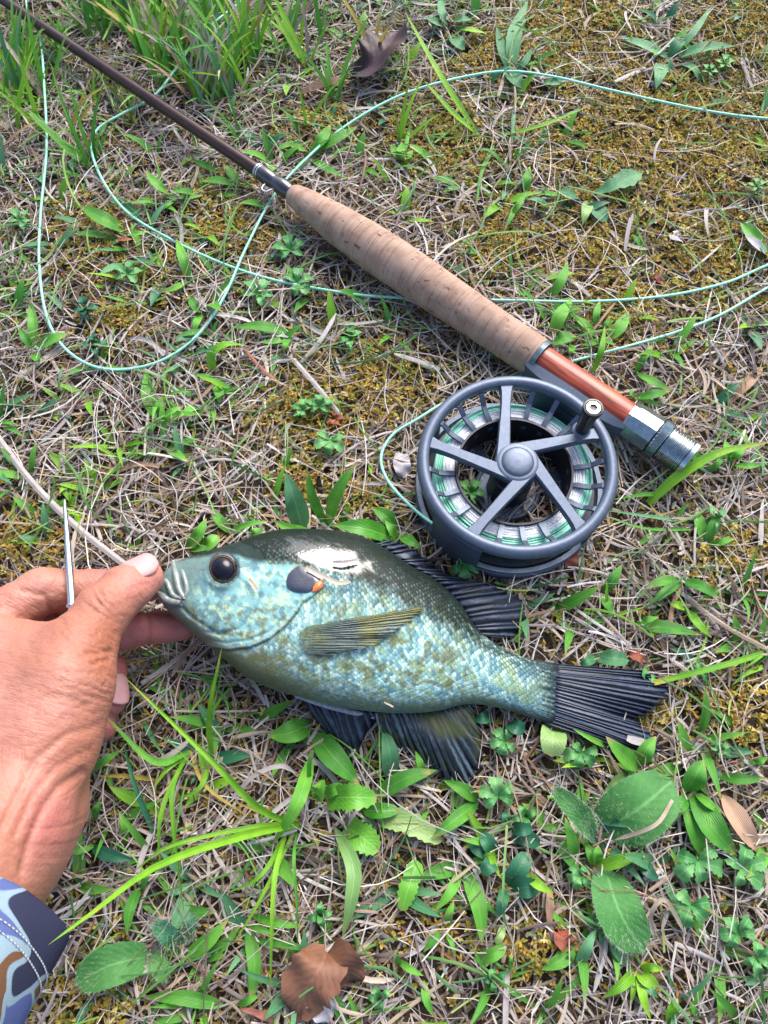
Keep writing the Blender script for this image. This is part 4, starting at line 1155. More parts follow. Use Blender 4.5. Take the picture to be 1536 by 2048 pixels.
    for k in range(5):
        part('spoke', *spoke(math.radians(A0 + 72 * k)), slate, e, auto=30)
        for q in (1, 2, 3):
            a = math.radians(A0 + 72 * k + 18 * q)
            d = np.array([math.cos(a), math.sin(a), 0]); s = np.array([-d[1], d[0], 0])
            prof = [(41.2, 33.6), (39.5, 33.2), (37.6, 31.4), (35.5, 29.0), (32.5, 28.0), (29, 27.6), (27.2, 26.4), (26.0, 23)]
            V = []
            for r, z in prof:
                c = C0 + d * r * mm + np.array([0, 0, z * mm])
                w = 1.15 * mm
                V += [c - s * w, c + s * w, c + s * w - np.array([0, 0, 1.8 * mm]) - d * .3 * mm, c - s * w - np.array([0, 0, 1.8 * mm]) - d * .3 * mm]
            F = grid_faces(len(prof), 4, wrap_v=True).tolist(); F.append([3, 2, 1, 0]); n4 = len(prof) * 4; F.append([n4 - 4, n4 - 3, n4 - 2, n4 - 1])
            part('rib', np.array(V), F, slate, e, auto=30)
    # handle on its pad
    ha = math.radians(A0 - 72 + 7)
    hb = P(.0350, ha, .0355)
    part('handle_pad', *lathe_axis(hb - np.array([0, 0, .004]), [0, 0, 1.0], [(0, .0040), (.0035, .0046), (.0045, .0044), (.0052, .0030)], 24), slate, e, auto=40)
    blk = noise_mat('black_plastic', (0.006, 0.006, 0.008), (0.010, 0.010, 0.013), 400, 0.3)
    hd = part('handle', *lathe_axis(hb, [0.0, 0.0, 1.0], [(.0012, .0028), (.0020, .0034), (.006, .0033), (.014, .0037), (.0195, .0046), (.0206, .0047), (.0212, .0044), (.0213, .0037), (.0204, .0034), (.0203, .0001)], 32), blk, e, auto=45)
    steel = noise_mat('handle_steel', (0.5, 0.55, 0.55), (0.65, 0.68, 0.68), 500, 0.25, metal=1.0)
    scr = []
    n = 36
    c = hb + np.array([0, 0, .0206])
    av = np.linspace(0, 2 * math.pi, n, endpoint=False)
    hexr = .00165 / np.cos((av % (math.pi / 3)) - math.pi / 6)
    V = []
    for r, z in ((.0034 + 0 * av, -.0004), (.0034 + 0 * av, .0004), (.0031 + 0 * av, .0007), (hexr, .0007), (hexr, -.0002)):
        V.append(np.stack([c[0] + r * np.cos(av), c[1] + r * np.sin(av), c[2] + z + 0 * av], -1))
    part('handle_screw', np.vstack(V), grid_faces(5, n, wrap_v=True), steel, hd, auto=40)
    # foot clamped along the seat
    t0, t1 = rod_t(1062, 708), rod_t(1262, 842)
    V = []
    nn = 14
    for t in np.linspace(0, 1, nn):
        th = 0.0018 + 0.0042 * math.sin(math.pi * min(1, max(0, (t - .0) / 1.0))) ** 0.6
        hw = 0.0058 + 0.0012 * math.sin(math.pi * t)
        c = RA + RD * (t0 + (t1 - t0) * t)
        for s_, z_ in ((.0072, hw), (.0072 + th, hw * .75), (.0072 + th, -hw * .75), (.0072, -hw)):
            V.append(c + RS * s_ + np.array([0, 0, z_]))
    F = grid_faces(nn, 4, wrap_v=True).tolist(); F.append([3, 2, 1, 0]); F.append([nn * 4 - 4, nn * 4 - 3, nn * 4 - 2, nn * 4 - 1])
    part('reel_foot', np.array(V), F, slate, e, auto=30)
    # stem from the foot to the frame
    cm = RA + RD * ((t0 + t1) / 2) + RS * .0115
    to = C0 + np.array([0, 0, cm[2]]) - cm; dist = np.linalg.norm(to[:2]) - .0445
    d = nrm(np.array([to[0], to[1], 0]))
    V = []
    for k, (q, hw, hz) in enumerate(((-.003, .013, .005), (dist * .4, .010, .006), (dist + .002, .013, .008))):
        c = cm + d * q
        for a_, z_ in ((-hw, hz), (hw, hz), (hw, -hz), (-hw, -hz)):
            V.append(c + RD * a_ + np.array([0, 0, z_]))
    F = grid_faces(3, 4, wrap_v=True).tolist(); F += [[3, 2, 1, 0], [8, 9, 10, 11]]
    part('reel_stem', np.array(V), F, slate, e, smooth=False)
    return mint
MINT = build_reel()

# ------------------------------------------------------------------ fly line: one line, off the spool and round in loops
def build_line():
    pts = [(1080, 1105, 14), (1000, 1103, 15), (930, 1078, 15), (880, 1056, 14), (830, 1020, 12), (778, 965, 9), (762, 915, 8), (785, 870, 8), (835, 838, 8), (900, 800, 6), (1000, 762, 5), (1080, 740, 5), (1150, 721, 7), (1250, 694, 7), (1350, 665, 7), (1440, 630, 8), (1536, 575, 8),
           (1640, 520, 8), (1690, 490, 8), (1640, 495, 8), (1536, 530, 8), (1450, 566, 8), (1330, 592, 7), (1180, 603, 7), (1030, 601, 6), (880, 598, 6), (740, 592, 8), (640, 578, 8), (540, 558, 8), (440, 525, 8), (340, 478, 8), (255, 425, 8), (205, 360, 9), (182, 295, 9), (196, 258, 9), (240, 230, 10), (290, 204, 10), (318, 182, 11), (350, 140, 13), (400, 70, 14), (480, 5, 15), (560, -60, 14), (600, -160, 10), (400, -220, 10), (180, -180, 10), (60, -90, 10),
           (55, 20, 12), (80, 75, 11), (90, 200, 11), (93, 300, 10), (82, 420, 9), (78, 520, 9), (90, 620, 9), (122, 688, 9), (180, 730, 8), (250, 739, 8), (330, 718, 8), (400, 665, 8), (450, 590, 9), (490, 500, 9), (545, 395, 8), (600, 330, 8), (680, 260, 9), (780, 200, 10), (880, 165, 10), (1000, 143, 10), (1100, 152, 10), (1220, 180, 9), (1340, 207, 9), (1440, 226, 9), (1536, 237, 9), (1700, 245, 9), (1850, 200, 8)]
    W = []
    for x, y, z in pts:
        p = U(x, y, z / 1000); W.append(U(x, y, z / 1000 + float(gh(p[0], p[1])) * .5))
    P = catmull(W, 900)
    V, F = tube(P, 0.00078, 8)
    o = obj('fly_line', raw_mesh('fly_line', V - P[0], F), MINT, loc=P[0])
    tag(o, 'pale mint green fly line running off the reel in wide loops over the grass', 'fishing line')
build_line()
# ------------------------------------------------------------------ where the fish, hand, rod and reel lie
def to_px(x, y, z):
    dx, dy, dz = np.asarray(x), np.asarray(y), np.asarray(z) - CH
    zc = dy * ST - dz * CT
    return 768 + FPX * dx / zc, 1024 - FPX * (dy * CT + dz * ST) / zc
FISH_POLY = np.array([a for a, b, z, t in TOPB] + [(1330, 1345), (1330, 1500), (1200, 1490)] + [(940, 1560), (800, 1500)] + [b for a, b, z, t in TOPB][9::-1], float)
def in_poly(px, py, P):
    px = np.asarray(px, float); py = np.asarray(py, float); r = np.zeros(px.shape, bool)
    for (x0, y0), (x1, y1) in zip(P, np.roll(P, -1, axis=0)):
        c = (y0 > py) != (y1 > py)
        r ^= c & (px < (x1 - x0) * (py - y0) / (y1 - y0 + 1e-9) + x0)
    return r
def occupied(px, py):
    px = np.asarray(px, float); py = np.asarray(py, float)
    o = in_poly(px, py, FISH_POLY)
    o |= in_poly(px, py, np.array([(-400, 1120), (330, 1090), (400, 1290), (265, 1300), (265, 1440), (180, 1560), (180, 1650), (110, 1740), (150, 1880), (60, 2100), (-400, 2100)], float))
    o |= np.hypot(px - 1030, (py - 945)) < 225
    d, _, _ = poly_dist(px, py, [(12, 4), (1390, 926)])
    o |= d < (22 + 34 * (px > 570))
    return o

# ------------------------------------------------------------------ thatch of dead grass (nobody could count it)
def frame_scatter(n, spread=1.16):
    """even over the ground the lens covers, and a margin round it"""
    xs = []; ys = []
    while sum(len(a) for a in xs) < n:
        x = RNG.uniform(-.36, .36, n); y = RNG.uniform(-.14, .62, n)
        px, py = to_px(x, y, 0)
        m = (np.abs(px - 768) < 768 * spread) & (np.abs(py - 1024) < 1024 * spread)
        xs.append(x[m]); ys.append(y[m])
    return np.concatenate(xs)[:n], np.concatenate(ys)[:n]

MOSS = [(1300, 300, 270), (1150, 60, 150), (1420, 520, 150), (880, 290, 120), (470, 470, 90), (190, 480, 90), (640, 820, 120), (760, 770, 110), (1000, 480, 90), (1450, 1100, 80), (1480, 1420, 100), (60, 1090, 70),
        (1080, 1900, 70), (180, 2010, 100), (890, 1840, 60), (640, 250, 60), (980, 120, 90), (330, 560, 60), (720, 1000, 70), (1250, 620, 90), (240, 650, 60), (1180, 500, 110), (1480, 60, 120), (1490, 300, 120), (420, 400, 60), (1300, 1420, 50), (600, 960, 60)]
def moss_density(px, py):
    d = np.zeros(np.shape(px))
    for x, y, r in MOSS:
        d = np.maximum(d, np.exp(-(((px - x) / r) ** 2 + ((py - y) / (r * .75)) ** 2)))
    return d
def pick_cols(n, pal, wts, jit=0.18):
    i = RNG.choice(len(pal), n, p=np.array(wts) / sum(wts))
    c = np.array(pal)[i] * RNG.uniform(1 - jit, 1 + jit, (n, 1))
    return np.clip(c * RNG.uniform(.95, 1.05, (n, 3)), 0, 1)

def straws(name, n, L, w, zr, pal, wts, mat, label, heading=None, fold=.35, pitch=.12, curl=18, keep=None, taper=0.2, bow=.12, cat=None):
    x, y = frame_scatter(n)
    px, py = to_px(x, y, 0)
    if keep is not None:
        k = RNG.random(n) < keep(px, py); x, y, px, py = x[k], y[k], px[k], py[k]; n = len(x)
    th = RNG.uniform(0, 2 * math.pi, n)
    ln = RNG.uniform(*L, n) * RNG.choice([.6, 1, 1.5], n, p=[.35, .45, .2]); wd = RNG.uniform(*w, n)
    z0 = RNG.uniform(*zr, n); pt = RNG.normal(0, pitch, n); bw = RNG.normal(0, bow, n) * ln * .5
    ka = RNG.normal(0, 1, n) * curl; ro = RNG.normal(0, .5, n)
    ns = 6
    s = np.linspace(-.5, .5, ns)[None] * ln[:, None]
    hx, hy = np.cos(th)[:, None], np.sin(th)[:, None]
    kk = .5 * ka[:, None] * s ** 2
    X = x[:, None] + s * hx - kk * hy; Y = y[:, None] + s * hy + kk * hx
    Zc = np.abs(pt[:, None] * s) * .5 + pt[:, None] * s * .5 + bw[:, None] * (1 - (2 * s / ln[:, None]) ** 2)
    Zc = np.maximum(gh(X, Y) + .0004, gh(x, y)[:, None] + z0[:, None] + Zc)
    Zc = np.minimum(Zc, gh(x, y)[:, None] + zr[1] + .006)
    c, sr = np.cos(ro)[:, None], np.sin(ro)[:, None]
    wv = wd[:, None] * .5 * (1 - taper * np.abs(np.linspace(-1, 1, ns))[None] ** 3)
    SX, SY, SZ = -hy * c * wv, hx * c * wv, sr * wv
    V = np.stack([np.stack([X - SX, Y - SY, Zc - SZ], -1), np.stack([X, Y, Zc + fold * wv], -1), np.stack([X + SX, Y + SY, Zc + SZ], -1)], 2)   # n, ns, 3, 3
    f = grid_faces(ns, 3)
    F = (np.arange(n)[:, None, None] * (ns * 3) + f[None]).reshape(-1, 4)
    C = np.repeat(pick_cols(n, pal, wts), ns * 3, 0)
    o = obj(name, raw_mesh(name, V.reshape(-1, 3), F, True, C), mat)
    return tag(o, label, cat, kind='stuff')

straw_stuff = col_mat('dead_grass', rough=0.62, trans=0.12, spec=0.35, bump=0.4, bscale=1800)
PAL = [(.45, .395, .345), (.38, .345, .32), (.32, .245, .175), (.22, .17, .135), (.16, .125, .115), (.55, .52, .49), (.25, .145, .09), (.10, .073, .055)]
WT = [3, 3.2, 2.4, 2.4, 2, 1.6, .8, 1.6]
lessmoss = lambda px, py: 1 - .80 * moss_density(px, py)
straws('dead_grass_thatch', 11500, (.008, .024), (.0006, .0016), (.0005, .004), PAL, [2, 2, 2, 3, 3, .5, 1, 3], straw_stuff, 'matted grey-brown dead grass thatch covering the ground', keep=lessmoss, cat='dead grass')
straws('straw_flakes', 7000, (.004, .010), (.0007, .0019), (.002, .0055), PAL, WT, straw_stuff, 'short broken flakes of dead grass mixed into the thatch', keep=lessmoss, cat='dead grass')
straws('straw_litter', 7200, (.010, .030), (.0005, .0014), (.003, .0065), PAL, WT, straw_stuff, 'loose pale straw lying over the thatch', keep=lambda a, b: 1 - .88 * moss_density(a, b), cat='dead grass')
straws('fine_dead_stems', 5600, (.02, .045), (.0003, .0006), (.004, .0085), PAL, [4, 3, 2, 1, .5, 3, 1, .3], straw_stuff, 'thread-thin dead grass stems strewn over the straw', curl=30, keep=lambda a, b: 1 - .62 * moss_density(a, b), cat='dead grass')

# ------------------------------------------------------------------ moss
def build_moss():
    n0 = 80000
    x, y = frame_scatter(n0)
    px, py = to_px(x, y, 0)
    d = moss_density(px, py)
    k = RNG.random(n0) < np.clip(.13 + 1.0 * d * (0.5 + fbm(x * 70, y * 70, 9)), 0, 1)
    x, y, d = x[k], y[k], d[k]; n = len(x)
    nl = 5
    th = RNG.uniform(0, 2 * math.pi, (n, nl)); L = RNG.uniform(.0018, .0042, (n, nl)); w = RNG.uniform(.0004, .0008, (n, nl)); up = RNG.uniform(.2, 1.3, (n, nl))
    bz = gh(x, y)[:, None] + RNG.uniform(.0005, .0042, (n, 1)) + d[:, None] * .0025
    hx, hy = np.cos(th), np.sin(th)
    def pt(t, sd, lift):
        r = L * t * np.cos(up)
        return np.stack([x[:, None] + r * hx - sd * w * hy, y[:, None] + r * hy + sd * w * hx, bz + L * t * np.sin(up) - lift * L], -1)
    V = np.stack([pt(0, -.5, 0), pt(0, .5, 0), pt(.55, .8, 0), pt(.55, -.8, 0), pt(1, 0, .25)], 2)
    b = (np.arange(n * nl) * 5)[:, None]
    F = np.concatenate([b + np.array([[0, 1, 2]]), b + np.array([[0, 2, 3]]), b + np.array([[3, 2, 4]])], 0)
    pal = [(.43, .31, .06), (.34, .235, .045), (.27, .225, .035), (.17, .175, .03), (.35, .20, .05), (.54, .44, .16)]
    C = np.repeat(pick_cols(n, pal, [3, 3, 2.2, 1.6, 1.2, 1.2]), nl * 5, 0)
    # golds and olives mixed at random from tuft to tuft
    o = obj('moss', raw_mesh('moss', V.reshape(-1, 3), F, False, C), col_mat('moss', rough=.7, trans=.2, spec=.2))
    tag(o, 'golden olive moss growing in patches among the straw', 'moss', kind='stuff')
build_moss()

# ------------------------------------------------------------------ hair-thin green grass
straws('fine_green_grass', 2300, (.012, .04), (.0005, .0013), (.003, .010), [(.10, .26, .05), (.16, .33, .06), (.07, .19, .06), (.25, .30, .08)], [3, 2, 2, 1], col_mat('fine_grass', .5, .25), 'hair-thin green grass threads woven through the straw',
       pitch=.35, curl=22, bow=.25, keep=lambda a, b: np.where(occupied(a, b), 0, .55 + .45 * np.exp(-((a - 250) / 420) ** 2 - ((b - 100) / 320) ** 2)), cat='grass')

# ------------------------------------------------------------------ the plants one can pick out
S_ = 'sedge'; LN = 'lance'; OV = 'oval'; OB = 'obov'
G1 = 'grass shoots'
plant('sedge_tuft', 'bright green sedge tuft of arching blades above the cork grip', 'grass', [
 {'p': [(957, 272, 3), (880, 150, 22), (808, 20, 30)], 'w': 15}, {'p': [(957, 272, 3), (905, 225, 16), (847, 160, 22)], 'w': 15},
 {'p': [(995, 272, 3), (1080, 252, 14), (1178, 212, 12)], 'w': 11, 'm': 'bright'}, (926, 264, 850, 271, 10), (991, 281, 952, 420, 9, {'m': 'grass'})], 'bright', S_)
plant('lance_leaf_rosette', 'blue-green rosette of long lance leaves in the open moss', 'plant', [
 (1340, 119, 1238, 74, 24), (1325, 125, 1312, 178, 27), (1345, 120, 1470, 92, 24, {'b': .08}), (1338, 118, 1376, 66, 22), (1345, 116, 1424, 12, 14), {'p': [(1352, 125, 3), (1388, 138, 9), (1403, 168, 5)], 'w': 14}], 'teal', LN)
plant('spoon_leaf_weed', 'small weed with scalloped spoon-shaped leaves growing out of the moss', 'plant', [
 (1172, 393, 1284, 345, 46, {'teeth': 6, 'k': OB, 'wav': .05}), (1160, 398, 1116, 380, 26), (1175, 400, 1213, 445, 34, {'k': OB}), (1180, 400, 1165, 450, 22, {'m': 'pale'})], 'teal', LN)
plant('grass_shoot', 'upright shoot with a bent blade between cork grip and spoon-leaved weed', 'grass', [
 (1052, 388, 1060, 332, 18), (1052, 384, 1162, 400, 12), (1015, 440, 1055, 380, 14), (1040, 400, 1008, 462, 12)], 'grass')
plant('grass_shoot', 'tall blue-green shoot under the far line above the golden sedge blade', 'grass', [
 (1024, 150, 992, 52, 22), (1024, 150, 1056, 0, 28), (1018, 145, 1044, 176, 32), (1080, 165, 1132, 158, 22), (1030, 150, 1065, 95, 14), (1030, 200, 1024, 290, 8)], 'teal', LN)
plant('clover_sprig', 'loose sprig of rounded leaves behind the dark purple leaf', 'plant', [
 (897, 60, 880, 0, 16), (900, 45, 945, 40, 30), (905, 70, 930, 98, 30), (895, 60, 850, 35, 26), (905, 55, 975, 68, 16, {'m': 'bright'})], 'teal', OV)
plant('sprout', 'small upright sprout in moss halfway between purple leaf and cork grip', 'plant', [
 (803, 325, 783, 288, 18), (803, 325, 804, 284, 18), (805, 325, 826, 300, 14), (800, 328, 790, 340, 12), (806, 328, 830, 334, 12), (803, 325, 820, 245, 8)], 'grass', LN)
plant('grass_shoot', 'broad shoot with a blade lying along the fly line ahead of the grip', 'grass', [
 (618, 308, 662, 248, 26), (618, 306, 578, 290, 18), (622, 308, 716, 252, 26), (622, 318, 703, 360, 18), (615, 315, 574, 350, 12)], 'grass')
for pl, lab in [([(480, 374, 398, 362, 20), (480, 372, 507, 371, 14), (482, 370, 452, 330, 18), (440, 350, 384, 320, 16)], 'flat green shoot just under the rod wrapping'),
                ([(346, 395, 290, 340, 18), (350, 398, 322, 420, 16), (350, 395, 405, 390, 14)], 'short green shoot inside the loop under the brown rod'),
                ([(252, 466, 160, 412, 30), (250, 470, 300, 462, 12)], 'broad folded blade inside the left loop of line'),
                ([(233, 478, 146, 467, 18), (236, 480, 268, 478, 12, {'m': 'redleaf'}), (205, 500, 262, 500, 12)], 'flat blade with a reddened base inside the left loop'),
                ([(380, 560, 353, 477, 20), (380, 560, 320, 585, 14)], 'drooping pale shoot crossing the line loop'),
                ([(404, 626, 378, 592, 18), (402, 628, 388, 665, 16)], 'stubby bright shoot at the inner edge of the loop'),
                ([(313, 839, 292, 738, 28), (316, 840, 324, 792, 22), (318, 838, 366, 812, 16), (320, 838, 414, 830, 12), (312, 842, 300, 870, 14)], 'upright green shoot below the bottom of the line loop'),
                ([(434, 764, 392, 748, 16), (434, 766, 465, 778, 14), (434, 766, 438, 806, 22)], 'three-bladed shoot under the curled yellow-green blade'),
                ([(583, 670, 463, 655, 24), (583, 674, 516, 685, 16), (576, 674, 566, 704, 16)], 'flat three-bladed shoot between the line loop and the fish'),
                ([(68, 700, 136, 667, 26), (66, 698, 60, 598, 20), (70, 700, 36, 652, 16), (70, 705, 78, 730, 20)], 'leafy shoot touching the outer left of the line loop')]:
    plant('grass_shoot', lab, 'grass', pl, 'grass', LN)
plant('curled_blade', 'glossy yellow-green blade curling over in the thatch below the line loop', 'grass', [{'p': [(428, 748, 3), (424, 712, 12), (452, 690, 16), (498, 692, 10)], 'w': 22, 't': .9}], 'bright', LN)
plant('broad_grass_shoot', 'broad upright shoot of three pointed blades behind the back of the fish', 'grass', [
 (606, 1060, 572, 944, 42, {'m': 'teal', 'z': 26, 'tz': 32, 't': 0.1}), (653, 1055, 613, 932, 20, {'z': 22, 'tz': 30}), (655, 1055, 714, 922, 25, {'z': 22, 'tz': 30, 't': -.4})], 'grass', LN)
plant('broad_grass_shoot', 'broad low leaves fanning out between the fish and the reel', 'grass', [
 (792, 1080, 664, 1050, 40, {'z': 24, 'tz': 24}), (795, 1060, 744, 1014, 28), (800, 1068, 845, 1094, 24), (640, 1072, 545, 1040, 26, {'z': 22, 'tz': 22}), (796, 1080, 770, 1040, 18)], 'weed', LN)
plant('grass_shoot', 'green blades and a round leaf behind the fish forehead', 'grass', [
 (375, 1098, 413, 1036, 26), (400, 1100, 436, 1070, 28, {'k': OV, 'm': 'weed'}), (462, 1066, 418, 1014, 20), (378, 1098, 420, 1096, 18), (455, 1065, 540, 1042, 14), (495, 1080, 520, 1056, 30, {'k': OV, 'm': 'weed'}), (372, 1095, 398, 1052, 12)], 'grass', LN)
plant('grass_shoot', 'thick shoot by the hilt of the threaded reel seat end', 'grass', [
 (1414, 945, 1372, 898, 22), (1405, 948, 1356, 868, 20), (1414, 946, 1450, 905, 12), (1456, 928, 1450, 880, 20), (1458, 928, 1490, 890, 18), (1458, 930, 1530, 928, 14)], 'grass', LN)
plant('sedge_tuft', 'yellow-green sedge blade arching beside the end of the reel seat', 'grass', [
 {'p': [(1296, 1007, 4), (1360, 950, 18), (1440, 905, 26), (1536, 885, 26)], 'w': 24}, {'p': [(1298, 1006, 4), (1320, 1028, 8), (1366, 1015, 8)], 'w': 5, 'm': 'yellow'},
 (1351, 987, 1222, 1000, 11, {'m': 'grass'}), (1390, 1046, 1208, 1020, 10, {'m': 'teal'}), {'p': [(1425, 1056, 3), (1298, 1058, 9), (1203, 1030, 9)], 'w': 8, 'm': 'grass'}], 'bright', S_, base=(1300, 1006))
for pl, lab in [([(1414, 1090, 1393, 1014, 24), (1414, 1090, 1444, 1022, 20), (1416, 1092, 1472, 1076, 14)], 'upright forked shoot in the straw right of the reel'),
                ([(1272, 1250, 1403, 1270, 26), (1272, 1248, 1318, 1234, 14)], 'long flat blade on the straw above the tail fin'),
                ([(1364, 1162, 1292, 1175, 20), (1364, 1162, 1300, 1210, 18), (1364, 1160, 1440, 1197, 24)], 'three-bladed flat shoot on open straw right of the dorsal fin'),
                ([(1372, 1216, 1424, 1276, 18, {'m': 'bright'}), (1372, 1216, 1338, 1206, 18, {'m': 'bright'})], 'yellowish forked shoot on straw above the tail fin'),
                ([(1205, 1186, 1244, 1128, 20), (1205, 1186, 1231, 1226, 20)], 'V-shaped shoot of two short blades between reel and tail fin'),
                ([(1194, 675, 1140, 627, 18), (1213, 682, 1258, 622, 24), (1200, 660, 1222, 634, 10), (1190, 660, 1200, 600, 14), (1198, 676, 1234, 690, 12), (1205, 680, 1160, 690, 14)], 'leafy shoot between the two lines right of the grip'),
                ([(1103, 676, 1145, 597, 26), (1098, 600, 1136, 522, 20), (1096, 690, 1152, 672, 30, {'k': OV}), (1145, 690, 1138, 712, 14)], 'leafy shoot at the wide end of the cork grip'),
                ([(1182, 752, 1210, 650, 12, {'m': 'bright', 'z': 18})], 'single bright blade rising behind the red wood seat'),
                ([(1270, 746, 1305, 688, 14), (1270, 746, 1346, 782, 18)], 'forked green shoot right of the red wood seat'),
                ([(1267, 797, 1341, 782, 20), (1268, 795, 1262, 778, 14), (1270, 797, 1320, 812, 12)], 'short spread shoot beside the silver hood')]:
    plant('grass_shoot', lab, 'grass', pl, 'grass', LN)
plant('dull_weed', 'dull grey-green wavy leaf between the dorsal and tail fins', 'plant', [(1190, 1312, 1258, 1320, 32, {'wav': .08}), (1190, 1312, 1160, 1330, 20)], 'teal', OV)
plant('leaning_grass', 'long thin green stem slanting in above the tail fin tip', 'grass', [{'p': [(1536, 1304, 6), (1430, 1335, 16), (1308, 1366, 12)], 'w': 12, 'k': 'stem'}, (1400, 1340, 1400, 1300, 5), (1536, 1330, 1462, 1372, 11), (1536, 1300, 1480, 1342, 7)], 'bright', S_)
plant('leaning_leaf', 'dark green curled leaf with grey underside in mossy straw', 'plant', [(1536, 505, 1480, 442, 28, {'t': 1.0, 'wav': .08}), (1536, 515, 1490, 470, 22, {'m': 'greyleaf'})], 'weed', LN)

# plants below the fish
plant('sedge_tuft', 'long arching sedge tuft sending blades past the hand and over the sleeve', 'grass', [
 {'p': [(600, 1650, 4), (500, 1668, 38), (324, 1728, 72), (180, 1830, 100), (96, 1890, 108)], 'w': 20, 'f': .5}, {'p': [(600, 1646, 4), (500, 1655, 24), (341, 1692, 32), (262, 1748, 28)], 'w': 12},
 {'p': [(602, 1650, 4), (520, 1618, 30), (422, 1520, 46), (242, 1347, 44)], 'w': 16, 'f': .5}, {'p': [(572, 1665, 4), (551, 1746, 20), (544, 1855, 22), (541, 1985, 10)], 'w': 12},
 {'p': [(594, 1665, 4), (588, 1720, 16), (594, 1810, 14), (596, 1900, 6)], 'w': 8, 'm': 'grass'}, {'p': [(575, 1662, 4), (523, 1750, 18), (450, 1788, 14)], 'w': 11},
 {'p': [(600, 1640, 4), (540, 1630, 10), (460, 1600, 10)], 'w': 10, 'm': 'yellow'}, {'p': [(590, 1660, 4), (520, 1800, 14), (465, 1890, 8)], 'w': 9}], 'bright', S_, base=(598, 1650))
plant('sedge_tuft', 'bright upright sedge tuft with a blade crossing the gill of the fish', 'grass', [
 {'p': [(425, 1518, 4), (419, 1430, 34), (444, 1293, 50)], 'w': 15}, {'p': [(378, 1505, 4), (307, 1522, 16), (211, 1432, 22)], 'w': 17, 'm': 'grass'}, (375, 1508, 305, 1580, 13, {'m': 'bright'}),
 {'p': [(372, 1510, 4), (322, 1630, 18), (321, 1752, 8)], 'w': 11}, {'p': [(376, 1510, 4), (345, 1580, 20), (352, 1700, 20), (369, 1830, 8)], 'w': 11}, (395, 1480, 482, 1352, 8, {'m': 'grass'}),
 {'p': [(420, 1520, 4), (400, 1575, 10), (350, 1600, 6)], 'w': 12}, {'p': [(380, 1500, 4), (410, 1570, 8), (490, 1630, 5)], 'w': 9, 'm': 'yellow'}], 'bright', S_, base=(385, 1505))
plant('grass_shoot', 'thin yellowing blades beside the heel of the hand', 'grass', [(322, 1562, 190, 1552, 9, {'m': 'yellow'}), (178, 1545, 246, 1498, 16), (250, 1690, 240, 1628, 16), (190, 1690, 130, 1706, 12), (182, 1694, 268, 1720, 24, {'m': 'dark'}), (190, 1640, 200, 1600, 20)], 'grass', LN)
plant('teal_blade', 'dark blue-green blade hanging below the curled fingers', 'grass', [{'p': [(314, 1680, 4), (270, 1570, 14), (246, 1480, 12)], 'w': 13}], 'dark', S_)
plant('hanging_blade', 'pale green pointed blade right of the camouflage cuff', 'grass', [(280, 1772, 254, 1872, 22), (285, 1780, 300, 1730, 14)], 'grass', LN)
HAIRY = []
HAIRY.append((plant('hairy_leaf_plant', 'hairy oval leaf beside the camouflage cuff with a small one at its base', 'plant', [(302, 1912, 150, 1966, 74, {'wav': .03}), (300, 1905, 334, 1962, 36), (365, 1895, 305, 1845, 38, {'m': 'dark'}), (372, 1880, 380, 1820, 28, {'m': 'dark'})], 'hairy', OV), 700))
HAIRY.append((plant('hairy_leaf_plant', 'rosette of big woolly oval leaves below the tail fin', 'plant', [(1196, 1664, 1346, 1560, 118, {'wav': .03, 'z': 14, 'f': .12}), (1210, 1735, 1288, 1905, 92, {'wav': .02, 'z': 14, 'f': .12}), (1190, 1678, 1104, 1575, 44, {'z': 20, 't': .9})], 'hairy', OV), 1500))
plant('weed_rosette', 'rosette of toothed light green leaves below the belly fins', 'plant', [
 (650, 1596, 754, 1596, 58, {'teeth': 9, 'z': 18}), (632, 1600, 642, 1560, 36, {'z': 22, 't': 1.0}), (724, 1620, 800, 1620, 30, {'t': .8}), (736, 1628, 884, 1684, 48, {'m': 'pale', 'teeth': 10, 't': .4}),
 (690, 1652, 758, 1702, 62, {'teeth': 9}), {'p': [(670, 1655, 4), (706, 1730, 14), (702, 1800, 14), (684, 1880, 6)], 'w': 30, 'm': 'pale', 't': .5, 'k': LN}, (836, 1722, 803, 1822, 42, {'teeth': 9}), (645, 1592, 690, 1572, 24)], 'weed', OV, base=(640, 1605))
plant('broad_grass_shoot', 'broad blades under the pelvic fin with one hanging down', 'grass', [
 (625, 1508, 543, 1692, 28, {'z': 24, 'tz': 10}), (628, 1466, 720, 1570, 46, {'z': 12}), (622, 1446, 535, 1472, 44), {'p': [(622, 1600, 4), (618, 1540, 18), (624, 1500, 24)], 'w': 9, 'k': 'stem'}], 'grass', LN)
plant('grass_shoot', 'long dark blades beneath the anal fin', 'grass', [(748, 1594, 875, 1540, 32), (957, 1604, 862, 1678, 28), (957, 1602, 886, 1560, 24), (958, 1600, 900, 1560, 18), (780, 1560, 765, 1450, 34, {'m': 'teal'}), (850, 1558, 830, 1500, 16)], 'grass', LN)
plant('grass_shoot', 'spreading pale green shoot of flat blades left of the dark trefoil', 'grass', [(924, 1734, 832, 1758, 28), (922, 1738, 868, 1824, 20), (928, 1738, 964, 1892, 32), (930, 1736, 990, 1700, 14)], 'grass', LN)
plant('grass_shoot', 'small tilted shoot in bare moss below the pale green shoot', 'grass', [(892, 1856, 908, 1800, 16), (890, 1858, 846, 1905, 16), (890, 1860, 912, 1915, 10)], 'grass', LN)
plant('grass_shoot', 'long strap blades left of the brown dead leaf', 'grass', [(495, 1852, 500, 2014, 27), (500, 1830, 612, 1853, 16), (492, 1850, 560, 1870, 12), (500, 1880, 640, 1905, 14)], 'grass', LN)
